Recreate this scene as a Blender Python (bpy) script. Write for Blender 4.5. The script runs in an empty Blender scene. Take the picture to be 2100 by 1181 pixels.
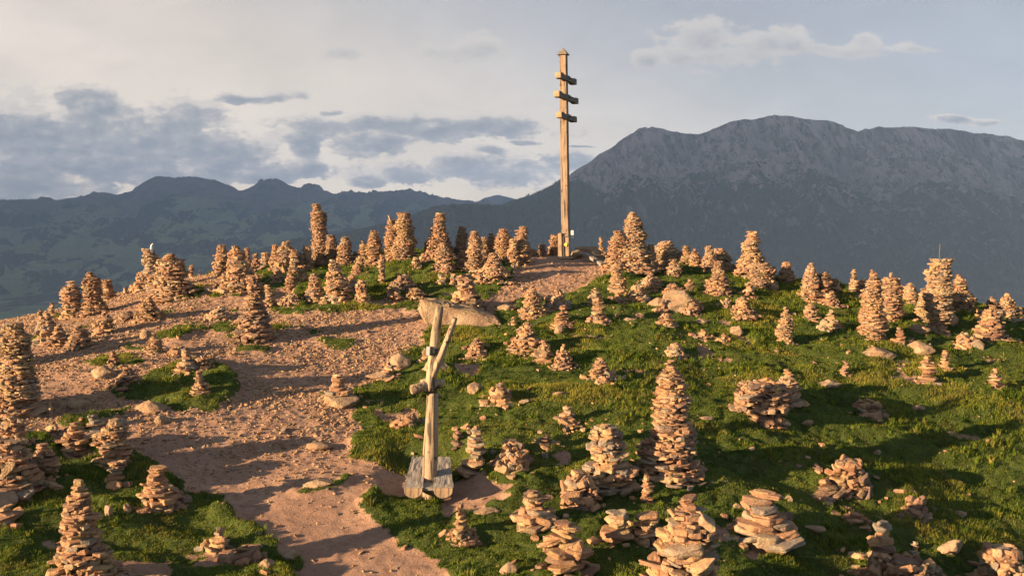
import bpy, bmesh, math, random
import numpy as np
from mathutils import Vector, Matrix, Euler

random.seed(7)
SC = bpy.context.scene
COL = SC.collection
R = math.radians

# ------------------------------------------------------------------ camera
F, CX, CY = 2000.0, 1050.0, 590.5
PITCH = math.atan(140.5 / F)

def ray(px, py):
    """direction slopes (x per metre forward, z per metre forward) of a line of sight"""
    a = (px - CX) / F
    b = -(py - CY) / F
    dy = math.cos(PITCH) + b * math.sin(PITCH)
    dz = -math.sin(PITCH) + b * math.cos(PITCH)
    return a / dy, dz / dy

cam_data = bpy.data.cameras.new("camera")
cam_data.sensor_width = 36
cam_data.lens = 36 * F / 2100
cam_data.clip_start = 0.1
cam_data.clip_end = 120000
cam = bpy.data.objects.new("camera", cam_data)
COL.objects.link(cam)
cam.location = (0, 0, 0)
cam.rotation_euler = (math.pi / 2 - PITCH, 0, 0)
SC.camera = cam

# ------------------------------------------------------------------ noise
def _hash(ix, iy, seed):
    h = (ix.astype(np.int64) * 374761393 + iy.astype(np.int64) * 668265263 + seed * 1442695041) & 0xffffffff
    h = ((h ^ (h >> 13)) * 1274126177) & 0xffffffff
    h = h ^ (h >> 16)
    return (h & 0xffffff) / float(0xffffff)

def vnoise(x, y, seed=0):
    ix, iy = np.floor(x), np.floor(y)
    fx, fy = x - ix, y - iy
    fx = fx * fx * fx * (fx * (fx * 6 - 15) + 10)
    fy = fy * fy * fy * (fy * (fy * 6 - 15) + 10)
    a = _hash(ix, iy, seed); b = _hash(ix + 1, iy, seed)
    c = _hash(ix, iy + 1, seed); d = _hash(ix + 1, iy + 1, seed)
    return (a + (b - a) * fx) * (1 - fy) + (c + (d - c) * fx) * fy

def fbm(x, y, octaves=4, seed=0, gain=0.5):
    s = 0.0; amp = 1.0; tot = 0.0
    for o in range(octaves):
        s = s + amp * (vnoise(x, y, seed + 17 * o) * 2 - 1)
        tot += amp
        x = x * 2.03 + 11.3; y = y * 2.03 - 7.1
        amp *= gain
    return s / tot

def sstep(a, b, x):
    t = np.clip((x - a) / (b - a), 0, 1)
    return t * t * (3 - 2 * t)

def crom(xk, yk, x):
    """Catmull-Rom through knots xk; yk[k] scalars or arrays shaped like x"""
    xk = np.asarray(xk, float)
    x = np.clip(x, xk[0], xk[-1])
    yk = np.array([np.broadcast_to(np.asarray(v, float), x.shape) for v in yk])
    i = np.clip(np.searchsorted(xk, x, side='right') - 1, 0, len(xk) - 2)
    n = len(xk)
    idx = np.indices(x.shape)
    def Y(j):
        return yk[(np.clip(j, 0, n - 1),) + tuple(idx)]
    def S(j):
        a = np.clip(j - 1, 0, n - 1); b = np.clip(j + 1, 0, n - 1)
        return (Y(b) - Y(a)) / (xk[b] - xk[a])
    h = xk[i + 1] - xk[i]
    t = (x - xk[i]) / h
    y0, y1, m0, m1 = Y(i), Y(i + 1), S(i) * h, S(i + 1) * h
    return ((2*t**3 - 3*t**2 + 1) * y0 + (t**3 - 2*t**2 + t) * m0 +
            (-2*t**3 + 3*t**2) * y1 + (t**3 - t**2) * m1)

# ------------------------------------------------------------------ object helpers
def tag(o, label=None, cat=None, group=None, kind=None):
    if label: o['label'] = label
    if cat: o['category'] = cat
    if group: o['group'] = group
    if kind: o['kind'] = kind
    return o

def link_mesh(name, me, mat=None, parent=None, loc=None, rot=None):
    o = bpy.data.objects.new(name, me)
    COL.objects.link(o)
    if mat:
        me.materials.append(mat)
    if parent: o.parent = parent
    if loc is not None: o.location = loc
    if rot is not None: o.rotation_euler = rot
    return o

def empty(name, loc=(0, 0, 0), rot=(0, 0, 0)):
    o = bpy.data.objects.new(name, None)
    COL.objects.link(o)
    o.location = loc; o.rotation_euler = rot
    o.empty_display_size = 0.2
    return o

def np_mesh(name, V, T, tone=None, smooth=False, extra=None):
    """V (n,3) float, T (m,k) int faces all of one size"""
    me = bpy.data.meshes.new(name)
    V = np.ascontiguousarray(V, dtype=np.float32); T = np.ascontiguousarray(T, dtype=np.int32)
    m, k = T.shape
    me.vertices.add(len(V)); me.vertices.foreach_set('co', V.ravel())
    me.loops.add(m * k); me.loops.foreach_set('vertex_index', T.ravel())
    me.polygons.add(m)
    me.polygons.foreach_set('loop_start', np.arange(0, m * k, k, dtype=np.int32))
    try:
        me.polygons.foreach_set('loop_total', np.full(m, k, dtype=np.int32))
    except Exception:
        pass
    me.polygons.foreach_set('use_smooth', np.full(m, smooth, dtype=bool))
    me.update(calc_edges=True)
    at = dict(extra or {})
    if tone is not None: at['tone'] = tone
    for kname, arr in at.items():
        a = me.attributes.new(kname, 'FLOAT', 'POINT')
        a.data.foreach_set('value', np.ascontiguousarray(arr, dtype=np.float32))
    return me

# ------------------------------------------------------------------ materials
def new_mat(name):
    m = bpy.data.materials.new(name)
    m.use_nodes = True
    nt = m.node_tree
    nt.nodes.clear()
    out = nt.nodes.new('ShaderNodeOutputMaterial')
    b = nt.nodes.new('ShaderNodeBsdfPrincipled')
    nt.links.new(b.outputs[0], out.inputs[0])
    b.inputs['Specular IOR Level'].default_value = 0.25
    return m, nt, b

class NG:
    """small node-graph writer"""
    def __init__(s, nt): s.nt = nt
    def n(s, t, **kw):
        nd = s.nt.nodes.new(t)
        for k, v in kw.items(): setattr(nd, k, v)
        return nd
    def L(s, a, b): s.nt.links.new(a, b)
    def val(s, sock, v):
        if hasattr(v, 'links') or isinstance(v, bpy.types.NodeSocket): s.L(v, sock)
        else: sock.default_value = v
    def math(s, op, a, b=0.0, c=None, clamp=False):
        nd = s.n('ShaderNodeMath', operation=op, use_clamp=clamp)
        s.val(nd.inputs[0], a); s.val(nd.inputs[1], b)
        if c is not None: s.val(nd.inputs[2], c)
        return nd.outputs[0]
    def mix(s, f, a, b, mode='MIX'):
        nd = s.n('ShaderNodeMix', data_type='RGBA', blend_type=mode)
        s.val(nd.inputs[0], f)
        s.val(nd.inputs[6], a if not isinstance(a, tuple) else (*a, 1)[:4])
        s.val(nd.inputs[7], b if not isinstance(b, tuple) else (*b, 1)[:4])
        return nd.outputs[2]
    def noise(s, vec, scale, detail=4, rough=0.55, dist=0.0):
        nd = s.n('ShaderNodeTexNoise')
        nd.inputs['Scale'].default_value = scale
        nd.inputs['Detail'].default_value = detail
        nd.inputs['Roughness'].default_value = rough
        nd.inputs['Distortion'].default_value = dist
        if vec is not None: s.L(vec, nd.inputs['Vector'])
        return nd.outputs['Fac']
    def ramp(s, fac, stops, interp='LINEAR'):
        nd = s.n('ShaderNodeValToRGB')
        cr = nd.color_ramp; cr.interpolation = interp
        while len(cr.elements) < len(stops): cr.elements.new(0.5)
        for e, (p, c) in zip(cr.elements, stops):
            e.position = p; e.color = (c, c, c, 1) if not isinstance(c, tuple) else (*c, 1)[:4]
        s.val(nd.inputs[0], fac)
        return nd.outputs[0]
    def remap(s, v, a, b, c=0.0, d=1.0):
        nd = s.n('ShaderNodeMapRange'); nd.clamp = True; nd.interpolation_type = 'SMOOTHSTEP'
        s.val(nd.inputs[0], v)
        for i, q in enumerate((a, b, c, d)): s.val(nd.inputs[i + 1], q)
        return nd.outputs[0]
    def attr(s, name):
        nd = s.n('ShaderNodeAttribute'); nd.attribute_name = name
        return nd.outputs['Fac']
    def pos(s):
        return s.n('ShaderNodeNewGeometry').outputs['Position']
    def obj(s):
        return s.n('ShaderNodeTexCoord').outputs['Object']
    def bump(s, h, strength, dist, b):
        nd = s.n('ShaderNodeBump')
        nd.inputs['Strength'].default_value = strength
        nd.inputs['Distance'].default_value = dist
        s.L(h, nd.inputs['Height'])
        s.L(nd.outputs[0], b.inputs['Normal'])
        return nd

def stone_material():
    m, nt, b = new_mat("stone"); g = NG(nt)
    p = g.pos()
    tone = g.attr('tone')
    base = g.ramp(tone, [(0.0, (0.115, 0.080, 0.065)), (0.2, (0.225, 0.120, 0.075)), (0.45, (0.355, 0.198, 0.112)),
                         (0.70, (0.435, 0.265, 0.145)), (0.88, (0.43, 0.32, 0.20)), (1.0, (0.21, 0.20, 0.18))])
    n1 = g.noise(p, 9.0, 5, 0.6)
    c = g.mix(g.remap(n1, 0.35, 0.7), base, g.mix(0.6, base, (0.15, 0.10, 0.075)), 'MIX')
    n2 = g.noise(p, 45.0, 4, 0.65)
    c = g.mix(g.remap(n2, 0.45, 0.75, 0.0, 0.45), c, (0.40, 0.31, 0.22))
    lich = g.math('MULTIPLY', g.remap(g.noise(p, 3.1, 3), 0.50, 0.60), g.remap(g.noise(p, 38.0, 3, 0.7), 0.50, 0.58))
    c = g.mix(g.math('MULTIPLY', lich, 0.75), c, (0.32, 0.29, 0.13))
    c = g.mix(g.remap(g.noise(p, 0.55, 3, .6), .50, .62, 0, .40), c, g.mix(.5, c, (0.22, 0.195, 0.17)))
    c = g.mix(g.remap(g.noise(p, 2.6, 3, .6), .56, .64, 0, .5), c, (0.21, 0.15, 0.11))
    dark = g.remap(g.noise(p, 70.0, 3, 0.7), 0.60, 0.72, 0, 0.6)
    c = g.mix(dark, c, (0.10, 0.075, 0.065))
    g.L(c, b.inputs['Base Color'])
    b.inputs['Roughness'].default_value = 0.85
    h = g.math('ADD', g.noise(p, 28.0, 6, 0.65), g.math('MULTIPLY', n2, 0.35))
    g.bump(h, 0.9, 0.03, b)
    return m

def pale_rock_material():
    m, nt, b = new_mat("boulder_rock"); g = NG(nt)
    p = g.pos()
    n1 = g.noise(p, 2.4, 6, 0.6)
    c = g.mix(g.remap(n1, 0.35, 0.65), (0.225, 0.155, 0.105), (0.31, 0.24, 0.165))
    c = g.mix(g.remap(g.noise(p, 16, 5, 0.65), 0.5, 0.7, 0, 0.6), c, (0.20, 0.155, 0.12))
    l = g.math('MULTIPLY', g.remap(g.noise(p, 3.0, 3), 0.5, 0.62), g.remap(g.noise(p, 30, 4, 0.7), 0.48, 0.6))
    c = g.mix(g.math('MULTIPLY', l, 0.6), c, (0.31, 0.29, 0.14))
    c = g.mix(g.remap(g.noise(p, 60, 3, 0.7), 0.6, 0.7, 0, 0.5), c, (0.14, 0.11, 0.09))
    g.L(c, b.inputs['Base Color'])
    b.inputs['Roughness'].default_value = 0.9
    g.bump(g.noise(p, 14.0, 8, 0.65), 0.8, 0.05, b)
    return m

def wood_material(name, c0, c1, c2, axis='Z', bump=0.6):
    m, nt, b = new_mat(name); g = NG(nt)
    o = g.obj()
    mp = g.n('ShaderNodeMapping')
    sc = {'Z': (20, 20, 1.1), 'X': (1.3, 26, 26), 'Y': (26, 1.3, 26)}[axis]
    mp.inputs['Scale'].default_value = sc
    g.L(o, mp.inputs['Vector'])
    n1 = g.noise(mp.outputs[0], 1.0, 5, 0.6, 0.6)
    n2 = g.noise(o, 3.0, 4, 0.6)
    c = g.mix(g.remap(n1, 0.3, 0.62), c0, c1)
    c = g.mix(g.remap(n1, 0.54, 0.62, 0, 0.95), c, c2)
    kn = g.noise(o, 7.0, 2, .5)
    c = g.mix(g.remap(kn, .66, .70, 0, .9), c, c2)
    c = g.mix(g.remap(n2, 0.45, 0.75, 0, 0.5), c, c2)
    g.L(c, b.inputs['Base Color'])
    b.inputs['Roughness'].default_value = 0.8
    g.bump(n1, bump, 0.02, b)
    return m

def plain(name, col, rough=0.6, metal=0.0):
    m, nt, b = new_mat(name); g = NG(nt)
    n1 = g.noise(g.pos(), 25.0, 4, 0.6)
    c = g.mix(g.remap(n1, 0.3, 0.75, 0, 0.35), col, tuple(x * 0.6 for x in col))
    g.L(c, b.inputs['Base Color'])
    b.inputs['Roughness'].default_value = rough
    b.inputs['Metallic'].default_value = metal
    return m

M_STONE = stone_material()
M_ROCK = pale_rock_material()
M_LARCH = wood_material("larch_timber", (0.255, 0.205, 0.155), (0.185, 0.145, 0.11), (0.06, 0.046, 0.037))
M_BEAM = wood_material("weathered_beam", (0.20, 0.18, 0.155), (0.14, 0.125, 0.11), (0.07, 0.06, 0.055), 'X')
M_LOG = wood_material("bleached_log", (0.34, 0.28, 0.20), (0.25, 0.20, 0.145), (0.06, 0.048, 0.038), 'Z', 0.8)
M_GREYWOOD = wood_material("silvered_wood", (0.25, 0.242, 0.228), (0.22, 0.212, 0.20), (0.15, 0.144, 0.135), 'Y', 0.7)
M_ENDGRAIN = wood_material("end_grain", (0.34, 0.26, 0.17), (0.28, 0.21, 0.14), (0.13, 0.10, 0.08), 'Z', 0.5)
M_METAL = plain("dark_iron", (0.06, 0.055, 0.05), 0.5, 0.6)
M_GREYMETAL = plain("galvanised_metal", (0.16, 0.165, 0.18), 0.45, 0.7)
M_WHITE = plain("white_enamel", (0.62, 0.62, 0.62), 0.4)
M_YELLOW = plain("yellow_marker", (0.75, 0.55, 0.08), 0.5)

# ------------------------------------------------------------------ stones
rng = np.random.default_rng(11)

def make_proto(seed, lod, round_=0.0, tall=False):
    r = random.Random(seed)
    bm = bmesh.new()
    n = r.choice((4, 5, 5, 6, 7))
    a0 = r.uniform(0, 6.28)
    pts = []
    for k in range(n):
        a = a0 + (k + r.uniform(-0.3, 0.3)) * 2 * math.pi / n
        rad = r.uniform(0.40, 0.56)
        for z in (-0.5, 0.5):
            q = r.uniform(0.72, 1.02)
            pts.append((math.cos(a) * rad * q, math.sin(a) * rad * q, z * r.uniform(0.62, 1.0)))
        if r.random() < 0.6 + round_:
            pts.append((math.cos(a) * rad * 1.06, math.sin(a) * rad * 1.06, r.uniform(-0.25, 0.25)))
    for p in pts: bm.verts.new(p)
    res = bmesh.ops.convex_hull(bm, input=bm.verts)
    junk = [e for e in res['geom_interior'] if isinstance(e, bmesh.types.BMVert)]
    if junk: bmesh.ops.delete(bm, geom=junk, context='VERTS')
    bmesh.ops.dissolve_limit(bm, angle_limit=R(14), verts=bm.verts, edges=bm.edges)
    if lod < 2:
        bmesh.ops.bevel(bm, geom=list(bm.edges), offset=0.028 + 0.035 * round_, segments=1, affect='EDGES', clamp_overlap=True)
    bmesh.ops.triangulate(bm, faces=bm.faces)
    if lod == 0:
        for it in range(2):
            long_e = [e for e in bm.edges if e.calc_length() > (0.22 if it == 0 else 0.15)]
            bmesh.ops.subdivide_edges(bm, edges=long_e, cuts=1)
            bmesh.ops.triangulate(bm, faces=bm.faces)
        from mathutils import noise as mn
        off = Vector((seed * 3.1, seed * 1.7, 0))
        bm.normal_update()
        for v in bm.verts:
            d = mn.noise(v.co * 3.2 + off) * 0.045 + mn.noise(v.co * 8.0 + off) * 0.02
            v.co += Vector((v.normal.x, v.normal.y, v.normal.z)) * d
    bm.verts.index_update()
    V = np.array([v.co[:] for v in bm.verts], dtype=np.float32)
    T = np.array([[v.index for v in f.verts] for f in bm.faces], dtype=np.int32)
    bm.free()
    return V, T

PROTO = {0: [make_proto(100 + i, 0, 0.2 * (i % 3)) for i in range(26)],
         1: [make_proto(200 + i, 1, 0.2 * (i % 3)) for i in range(20)],
         2: [make_proto(300 + i, 2) for i in range(16)]}

def euler_m(rx, ry, rz):
    return np.array(Euler((rx, ry, rz)).to_matrix(), dtype=np.float32)

def join_stones(stones):
    """stones: list of (proto, loc, R3x3, scale3, tone) -> V, T, tone"""
    Vs, Ts, tn, off = [], [], [], 0
    for (V, T), loc, Rm, sc, t in stones:
        W = (V * np.asarray(sc, np.float32)) @ Rm.T + np.asarray(loc, np.float32)
        Vs.append(W); Ts.append(T + off); tn.append(np.full(len(V), t, np.float32)); off += len(V)
    return np.concatenate(Vs), np.concatenate(Ts), np.concatenate(tn)
# ------------------------------------------------------------------ terrain
G_PX = [-500, 0, 400, 800, 1160, 1500, 1800, 2100, 2600]
G_Y = [10, 11.5, 13, 16, 20, 24, 28, 30, 32, 36, 42]
G_Z = {
    -500: [-4.9, -4.7, -4.35, -3.75, -3.2, -3.3, -3.7, -4.0, -4.4, -5.6, -8.2],
    0:    [-4.95, -4.75, -4.35, -3.58, -3.10, -2.86, -2.95, -3.15, -3.45, -4.4, -7.0],
    400:  [-5.05, -4.9, -4.66, -3.88, -2.95, -2.42, -1.98, -1.86, -1.88, -2.7, -5.2],
    800:  [-5.15, -5.0, -4.78, -4.10, -3.22, -2.36, -1.56, -1.30, -1.26, -2.0, -4.4],
    1160: [-5.1, -4.95, -4.75, -4.08, -3.22, -2.38, -1.54, -1.22, -1.12, -1.75, -4.2],
    1500: [-5.3, -5.2, -5.05, -4.45, -3.50, -2.56, -1.85, -1.72, -1.85, -2.8, -5.2],
    1800: [-5.9, -5.8, -5.65, -5.05, -3.95, -2.90, -2.27, -2.27, -2.50, -3.5, -6.0],
    2100: [-6.5, -6.4, -6.2, -5.55, -4.30, -3.15, -2.76, -2.95, -3.30, -4.5, -7.2],
    2600: [-7.2, -7.0, -6.9, -6.2, -4.9, -3.6, -3.25, -3.55, -4.0, -5.5, -8.5],
}
G_U = [ray(p, 760)[0] for p in G_PX]

def base_z(X, Y):
    X = np.asarray(X, float); Y = np.asarray(Y, float)
    Yc = np.clip(Y, 10, 42)
    U = np.clip(X / np.maximum(Yc, 10), G_U[0], G_U[-1])
    cols = [crom(G_Y, G_Z[p], Yc) for p in G_PX]
    z = crom(G_U, cols, U)
    # knoll the photographer stands on
    z = z + 3.3 * np.exp(-((X + 0.3) ** 2 / 17.0 + Y ** 2 / 15.0))
    # low rise added out of view at lower left as a shadow caster
    s_ = -0.46 * X + 0.89 * Y; t_ = 0.89 * X + 0.46 * Y
    z = z + 0.6 * np.exp(-((s_ - 8.0) / 1.25) ** 2 - ((t_ + 7.0) / 3.2) ** 2)
    # falls away to the valley on every side
    far = np.maximum(0, np.hypot(X * 0.9 - 1, Y - 20) - 24)
    z = z - 0.42 * far * sstep(0, 20, far) 
    return np.maximum(z, -640 + 0 * X)

def lin(*seg):
    out = []
    for a, b, s in seg:
        n = max(1, int(round((b - a) / s))); out += list(np.linspace(a, b, n, endpoint=False))
    return out
GX = lin((-10, -6.5, .06), (-6.5, 7, .042), (7, 11, .055), (11, 18, .09), (18, 30, .3), (30, 60, 1.5), (60, 200, 10), (200, 1700, 60)) + [1700]
GX = sorted(set([round(v, 4) for v in GX] + [round(-v, 4) for v in lin((10, 18, .09), (18, 30, .3), (30, 60, 1.5), (60, 200, 10), (200, 1700, 60)) if v > 10] + [-1700]))
GYk = sorted(set([round(v, 4) for v in lin((-1700, -200, 60), (-200, -20, 10), (-20, 0, 1), (0, 10, .2), (10, 18, .04), (18, 34, .055), (34, 40, .15), (40, 60, 1), (60, 200, 8), (200, 1700, 60))] + [1700]))
GX = np.array(GX); GYk = np.array(GYk)

def hit(px, py, hf=None):
    """where a line of sight meets the hill (first crossing), else its crest"""
    hf = hf or (lambda X, Y: base_z(X, Y))
    u, v = ray(px, py)
    Y = np.arange(8.0, 36.0, 0.04)
    z = hf(u * Y, Y)
    d = v * Y - z
    k = np.where(d <= 0)[0]
    if len(k): i = k[0]
    else:
        i = int(np.argmin(d / Y))
        i = min(i + 8, len(Y) - 1)
    return float(u * Y[i]), float(Y[i])

POLY = [
 ('dirt', [(930,1181),(860,1143),(805,1105),(760,1068),(738,1035),(765,1012),(840,1020),(900,1012),(940,1050),(1000,1052),(1068,1030),
           (1050,1000),(1010,975),(930,972),(900,968),(850,950),(800,962),(760,960),(720,952),(700,930),(718,905),(735,885),(712,862),(712,835),(735,790),
           (800,740),(860,700),(878,670),(1010,640),(1060,622),(1130,614),(1200,590),(1256,562),(1256,540),(1230,520),(1100,515),(1045,540),
           (1050,575),(1015,600),(985,617),(940,604),(900,598),(850,604),(830,622),(770,634),(700,640),(650,646),(590,656),
           (560,648),(532,612),(520,575),(500,562),(440,545),(300,560),(130,610),(-100,650),(-200,760),(-150,900),(0,893),(60,905),(110,925),(170,905),(262,925),
           (305,945),(380,990),(432,1010),(470,1045),(520,1085),(560,1120),(590,1150),(606,1190),(700,1300),(1000,1300)]),
 ('grass', [(232,800),(300,770),(350,745),(420,742),(470,752),(474,785),(468,830),(420,845),(380,850),(330,838),(260,815)]),
 ('grass', [(120,872),(170,850),(260,838),(300,832),(230,862),(170,880)]),
 ('grass', [(0,838),(60,822),(95,826),(95,846),(40,856),(-60,860)]),
 ('grass', [(322,600),(400,596),(428,602),(400,616),(340,620)]),
 ('grass', [(445,665),(490,662),(496,680),(470,690),(448,682)]),
 ('grass', [(470,705),(520,700),(552,705),(550,718),(490,720)]),
 ('grass', [(190,735),(260,728),(300,742),(240,752),(200,748)]),
 ('grass', [(255,706),(330,714),(330,724),(270,722)]),
 ('grass', [(600,1000),(650,998),(690,990),(720,996),(680,1006),(620,1012)]),
 ('dirt', [(740,620),(800,606),(860,600),(846,622),(790,632)]),
 ('dirt', [(560,590),(600,596),(590,640),(568,620)]),
 ('dirt', [(930,742),(985,744),(990,766),(940,774)]),
 ('dirt', [(1500,1120),(1570,1120),(1600,1135),(1520,1140)]),
 ('dirt', [(740,840),(860,836),(860,858),(790,866)]),
 ('dirt', [(200,1160),(330,1150),(380,1181),(320,1220),(180,1220)]),
]

def in_poly(X, Y, P):
    inside = np.zeros(X.shape, bool)
    n = len(P)
    for i in range(n):
        x0, y0 = P[i]; x1, y1 = P[(i + 1) % n]
        if y0 == y1: continue
        c = ((y0 > Y) != (y1 > Y)) & (X < (x1 - x0) * (Y - y0) / (y1 - y0) + x0)
        inside ^= c
    return inside

XX, YY = np.meshgrid(GX, GYk)
grass = np.ones(XX.shape)
wx = XX + 0.30 * fbm(XX * 0.9, YY * 0.9, 4, 3) + 0.24 * fbm(XX * 4, YY * 4, 4, 5, .6)
wy = YY + 0.45 * fbm(XX * 0.9, YY * 0.9, 4, 13) + 0.30 * fbm(XX * 4, YY * 4, 4, 15, .6)
for kind, P in POLY:
    W = [hit(a, b) for a, b in P]
    # dirt that runs out of frame at the crest / to the side continues over the edge
    W = [(x, y + (6 if (kind == 'dirt' and b <= 612 and y > 29) else 0)) for (x, y), (a, b) in zip(W, P)]
    grass[in_poly(wx, wy, W)] = 1.0 if kind == 'grass' else 0.0
near_box = (XX > -14) & (XX < 20) & (YY > 7) & (YY < 40)
# bare spots in the turf, tufts in the dirt
spots = fbm(XX * 1.3 + 40, YY * 1.3, 4, 77)
grass = np.where((spots > 0.56) & (grass > 0.5) & near_box, 0.15, grass)
tufts = fbm(XX * 0.8, YY * 1.1 + 9, 4, 91)
grass = np.where((tufts > 0.44) & (grass < 0.5) & (XX < -1.5) & (YY > 18), 0.8, grass)
for _ in range(2):
    k = grass.copy()
    k[1:-1, 1:-1] = (grass[1:-1, 1:-1] * 2 + grass[:-2, 1:-1] + grass[2:, 1:-1] + grass[1:-1, :-2] + grass[1:-1, 2:]) / 6
    grass = k
lip = grass.copy()
for _ in range(5):
    k = lip.copy()
    k[1:-1, 1:-1] = (lip[1:-1, 1:-1] + lip[:-2, 1:-1] + lip[2:, 1:-1] + lip[1:-1, :-2] + lip[1:-1, 2:]) / 5
    lip = k
# how gravelly the bare ground is (upper slope) against trodden smooth earth (lower path)
gv = sstep(14.8, 18.6, YY + 1.2 * fbm(XX * .5, YY * .5, 3, 31) - 0.30 * (XX + 3))
gv = np.where(XX > 0.5, gv * sstep(30, 26, YY), gv)
gravel = (1 - grass) * gv
ZB = base_z(XX, YY)
ZZ = ZB.copy()
damp = near_box * 1.0
tus = fbm(XX * 0.7, YY * 1.9, 3, 41) * 0.17 + (np.abs(fbm(XX * 2.6, YY * 4.6, 3, 43))) * 0.10 + fbm(XX * 9, YY * 12, 2, 47) * 0.014
ZZ += damp * (lip * (0.05 + tus) + (1 - grass) * (fbm(XX * 1.5, YY * 1.5, 3, 51) * 0.028 + fbm(XX * 9, YY * 9, 3, 53) * (0.016 + 0.014 * gv) + np.abs(fbm(XX * 2.2, YY * 1.2, 3, 57)) * -.022))
big = fbm(XX * 0.35, YY * 0.35, 2, 61) * 0.10
ZZ += big * near_box

# the ground is levelled under the log bench
PADZ = -4.42
pad = np.exp(-(np.maximum(0, np.abs(XX + 1.38) - .45) / .3) ** 2) * np.exp(-(np.maximum(0, np.abs(YY - 15.75) - .6) / .3) ** 2)
ZZ = ZZ + pad * (np.minimum(ZZ, -4.40 + .19 * (YY - 15.2)) - ZZ)

def bil(A, x, y):
    x = np.asarray(x, float); y = np.asarray(y, float)
    i = np.clip(np.searchsorted(GX, x) - 1, 0, len(GX) - 2); j = np.clip(np.searchsorted(GYk, y) - 1, 0, len(GYk) - 2)
    fx = (x - GX[i]) / (GX[i + 1] - GX[i]); fy = (y - GYk[j]) / (GYk[j + 1] - GYk[j])
    return (A[j, i] * (1 - fx) + A[j, i + 1] * fx) * (1 - fy) + (A[j + 1, i] * (1 - fx) + A[j + 1, i + 1] * fx) * fy

def gz(x, y): return bil(ZZ, x, y)

nyy, nxx = XX.shape
idx = np.arange(nyy * nxx).reshape(nyy, nxx)
quads = np.stack([idx[:-1, :-1], idx[:-1, 1:], idx[1:, 1:], idx[1:, :-1]], -1).reshape(-1, 4)
V = np.stack([XX, YY, ZZ], -1).reshape(-1, 3)
me = np_mesh("ground", V, quads, smooth=True, extra={'grass': grass.ravel(), 'gravel': gravel.ravel()})

def ground_material():
    m, nt, b = new_mat("hill_ground"); g = NG(nt)
    p = g.pos()
    gr = g.attr('grass'); gvl = g.attr('gravel')
    d = g.mix(g.remap(g.noise(p, 1.1, 5, 0.6), 0.35, 0.65), (0.295, 0.190, 0.142), (0.385, 0.265, 0.200))
    d = g.mix(g.remap(g.noise(p, 12, 6, 0.7), 0.42, 0.68, 0, 0.55), d, (0.17, 0.10, 0.072))
    d = g.mix(g.remap(g.noise(p, 60, 3, 0.7), 0.5, 0.66, 0, 0.55), d, (0.38, 0.26, 0.185))
    d = g.mix(g.remap(g.noise(p, 0.45, 4, 0.6), 0.42, 0.62, 0, .6), d, (0.30, 0.20, 0.15))
    d = g.mix(g.remap(g.noise(p, 4.5, 5, 0.65, .6), 0.50, 0.66, 0, .5), d, (0.20, 0.125, 0.09))
    s = g.mix(g.remap(g.noise(p, 2.2, 5, 0.6), 0.38, 0.62), (0.042, 0.066, 0.018), (0.066, 0.100, 0.024))
    s = g.mix(g.remap(g.noise(p, 16, 5, 0.7), 0.50, 0.68, 0, 0.7), s, (0.11, 0.085, 0.04))
    c = g.mix(g.remap(g.math('ADD', gr, g.math('MULTIPLY', g.math('SUBTRACT', g.noise(p, 22, 4, 0.7), 0.5), 0.9)), 0.35, 0.62), d, s)
    g.L(c, b.inputs['Base Color'])
    b.inputs['Roughness'].default_value = 0.95
    b.inputs['Specular IOR Level'].default_value = 0.1
    h = g.math('ADD', g.noise(p, 30, 6, 0.7), g.math('MULTIPLY', g.noise(p, 90, 3, 0.6), 0.4))
    g.bump(h, 0.8, 0.035, b)
    return m
M_GROUND = ground_material()
ground = link_mesh("ground", me, M_GROUND)
tag(ground, "rounded hilltop of green turf crossed by a worn reddish dirt path", "ground", kind='structure')
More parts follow.
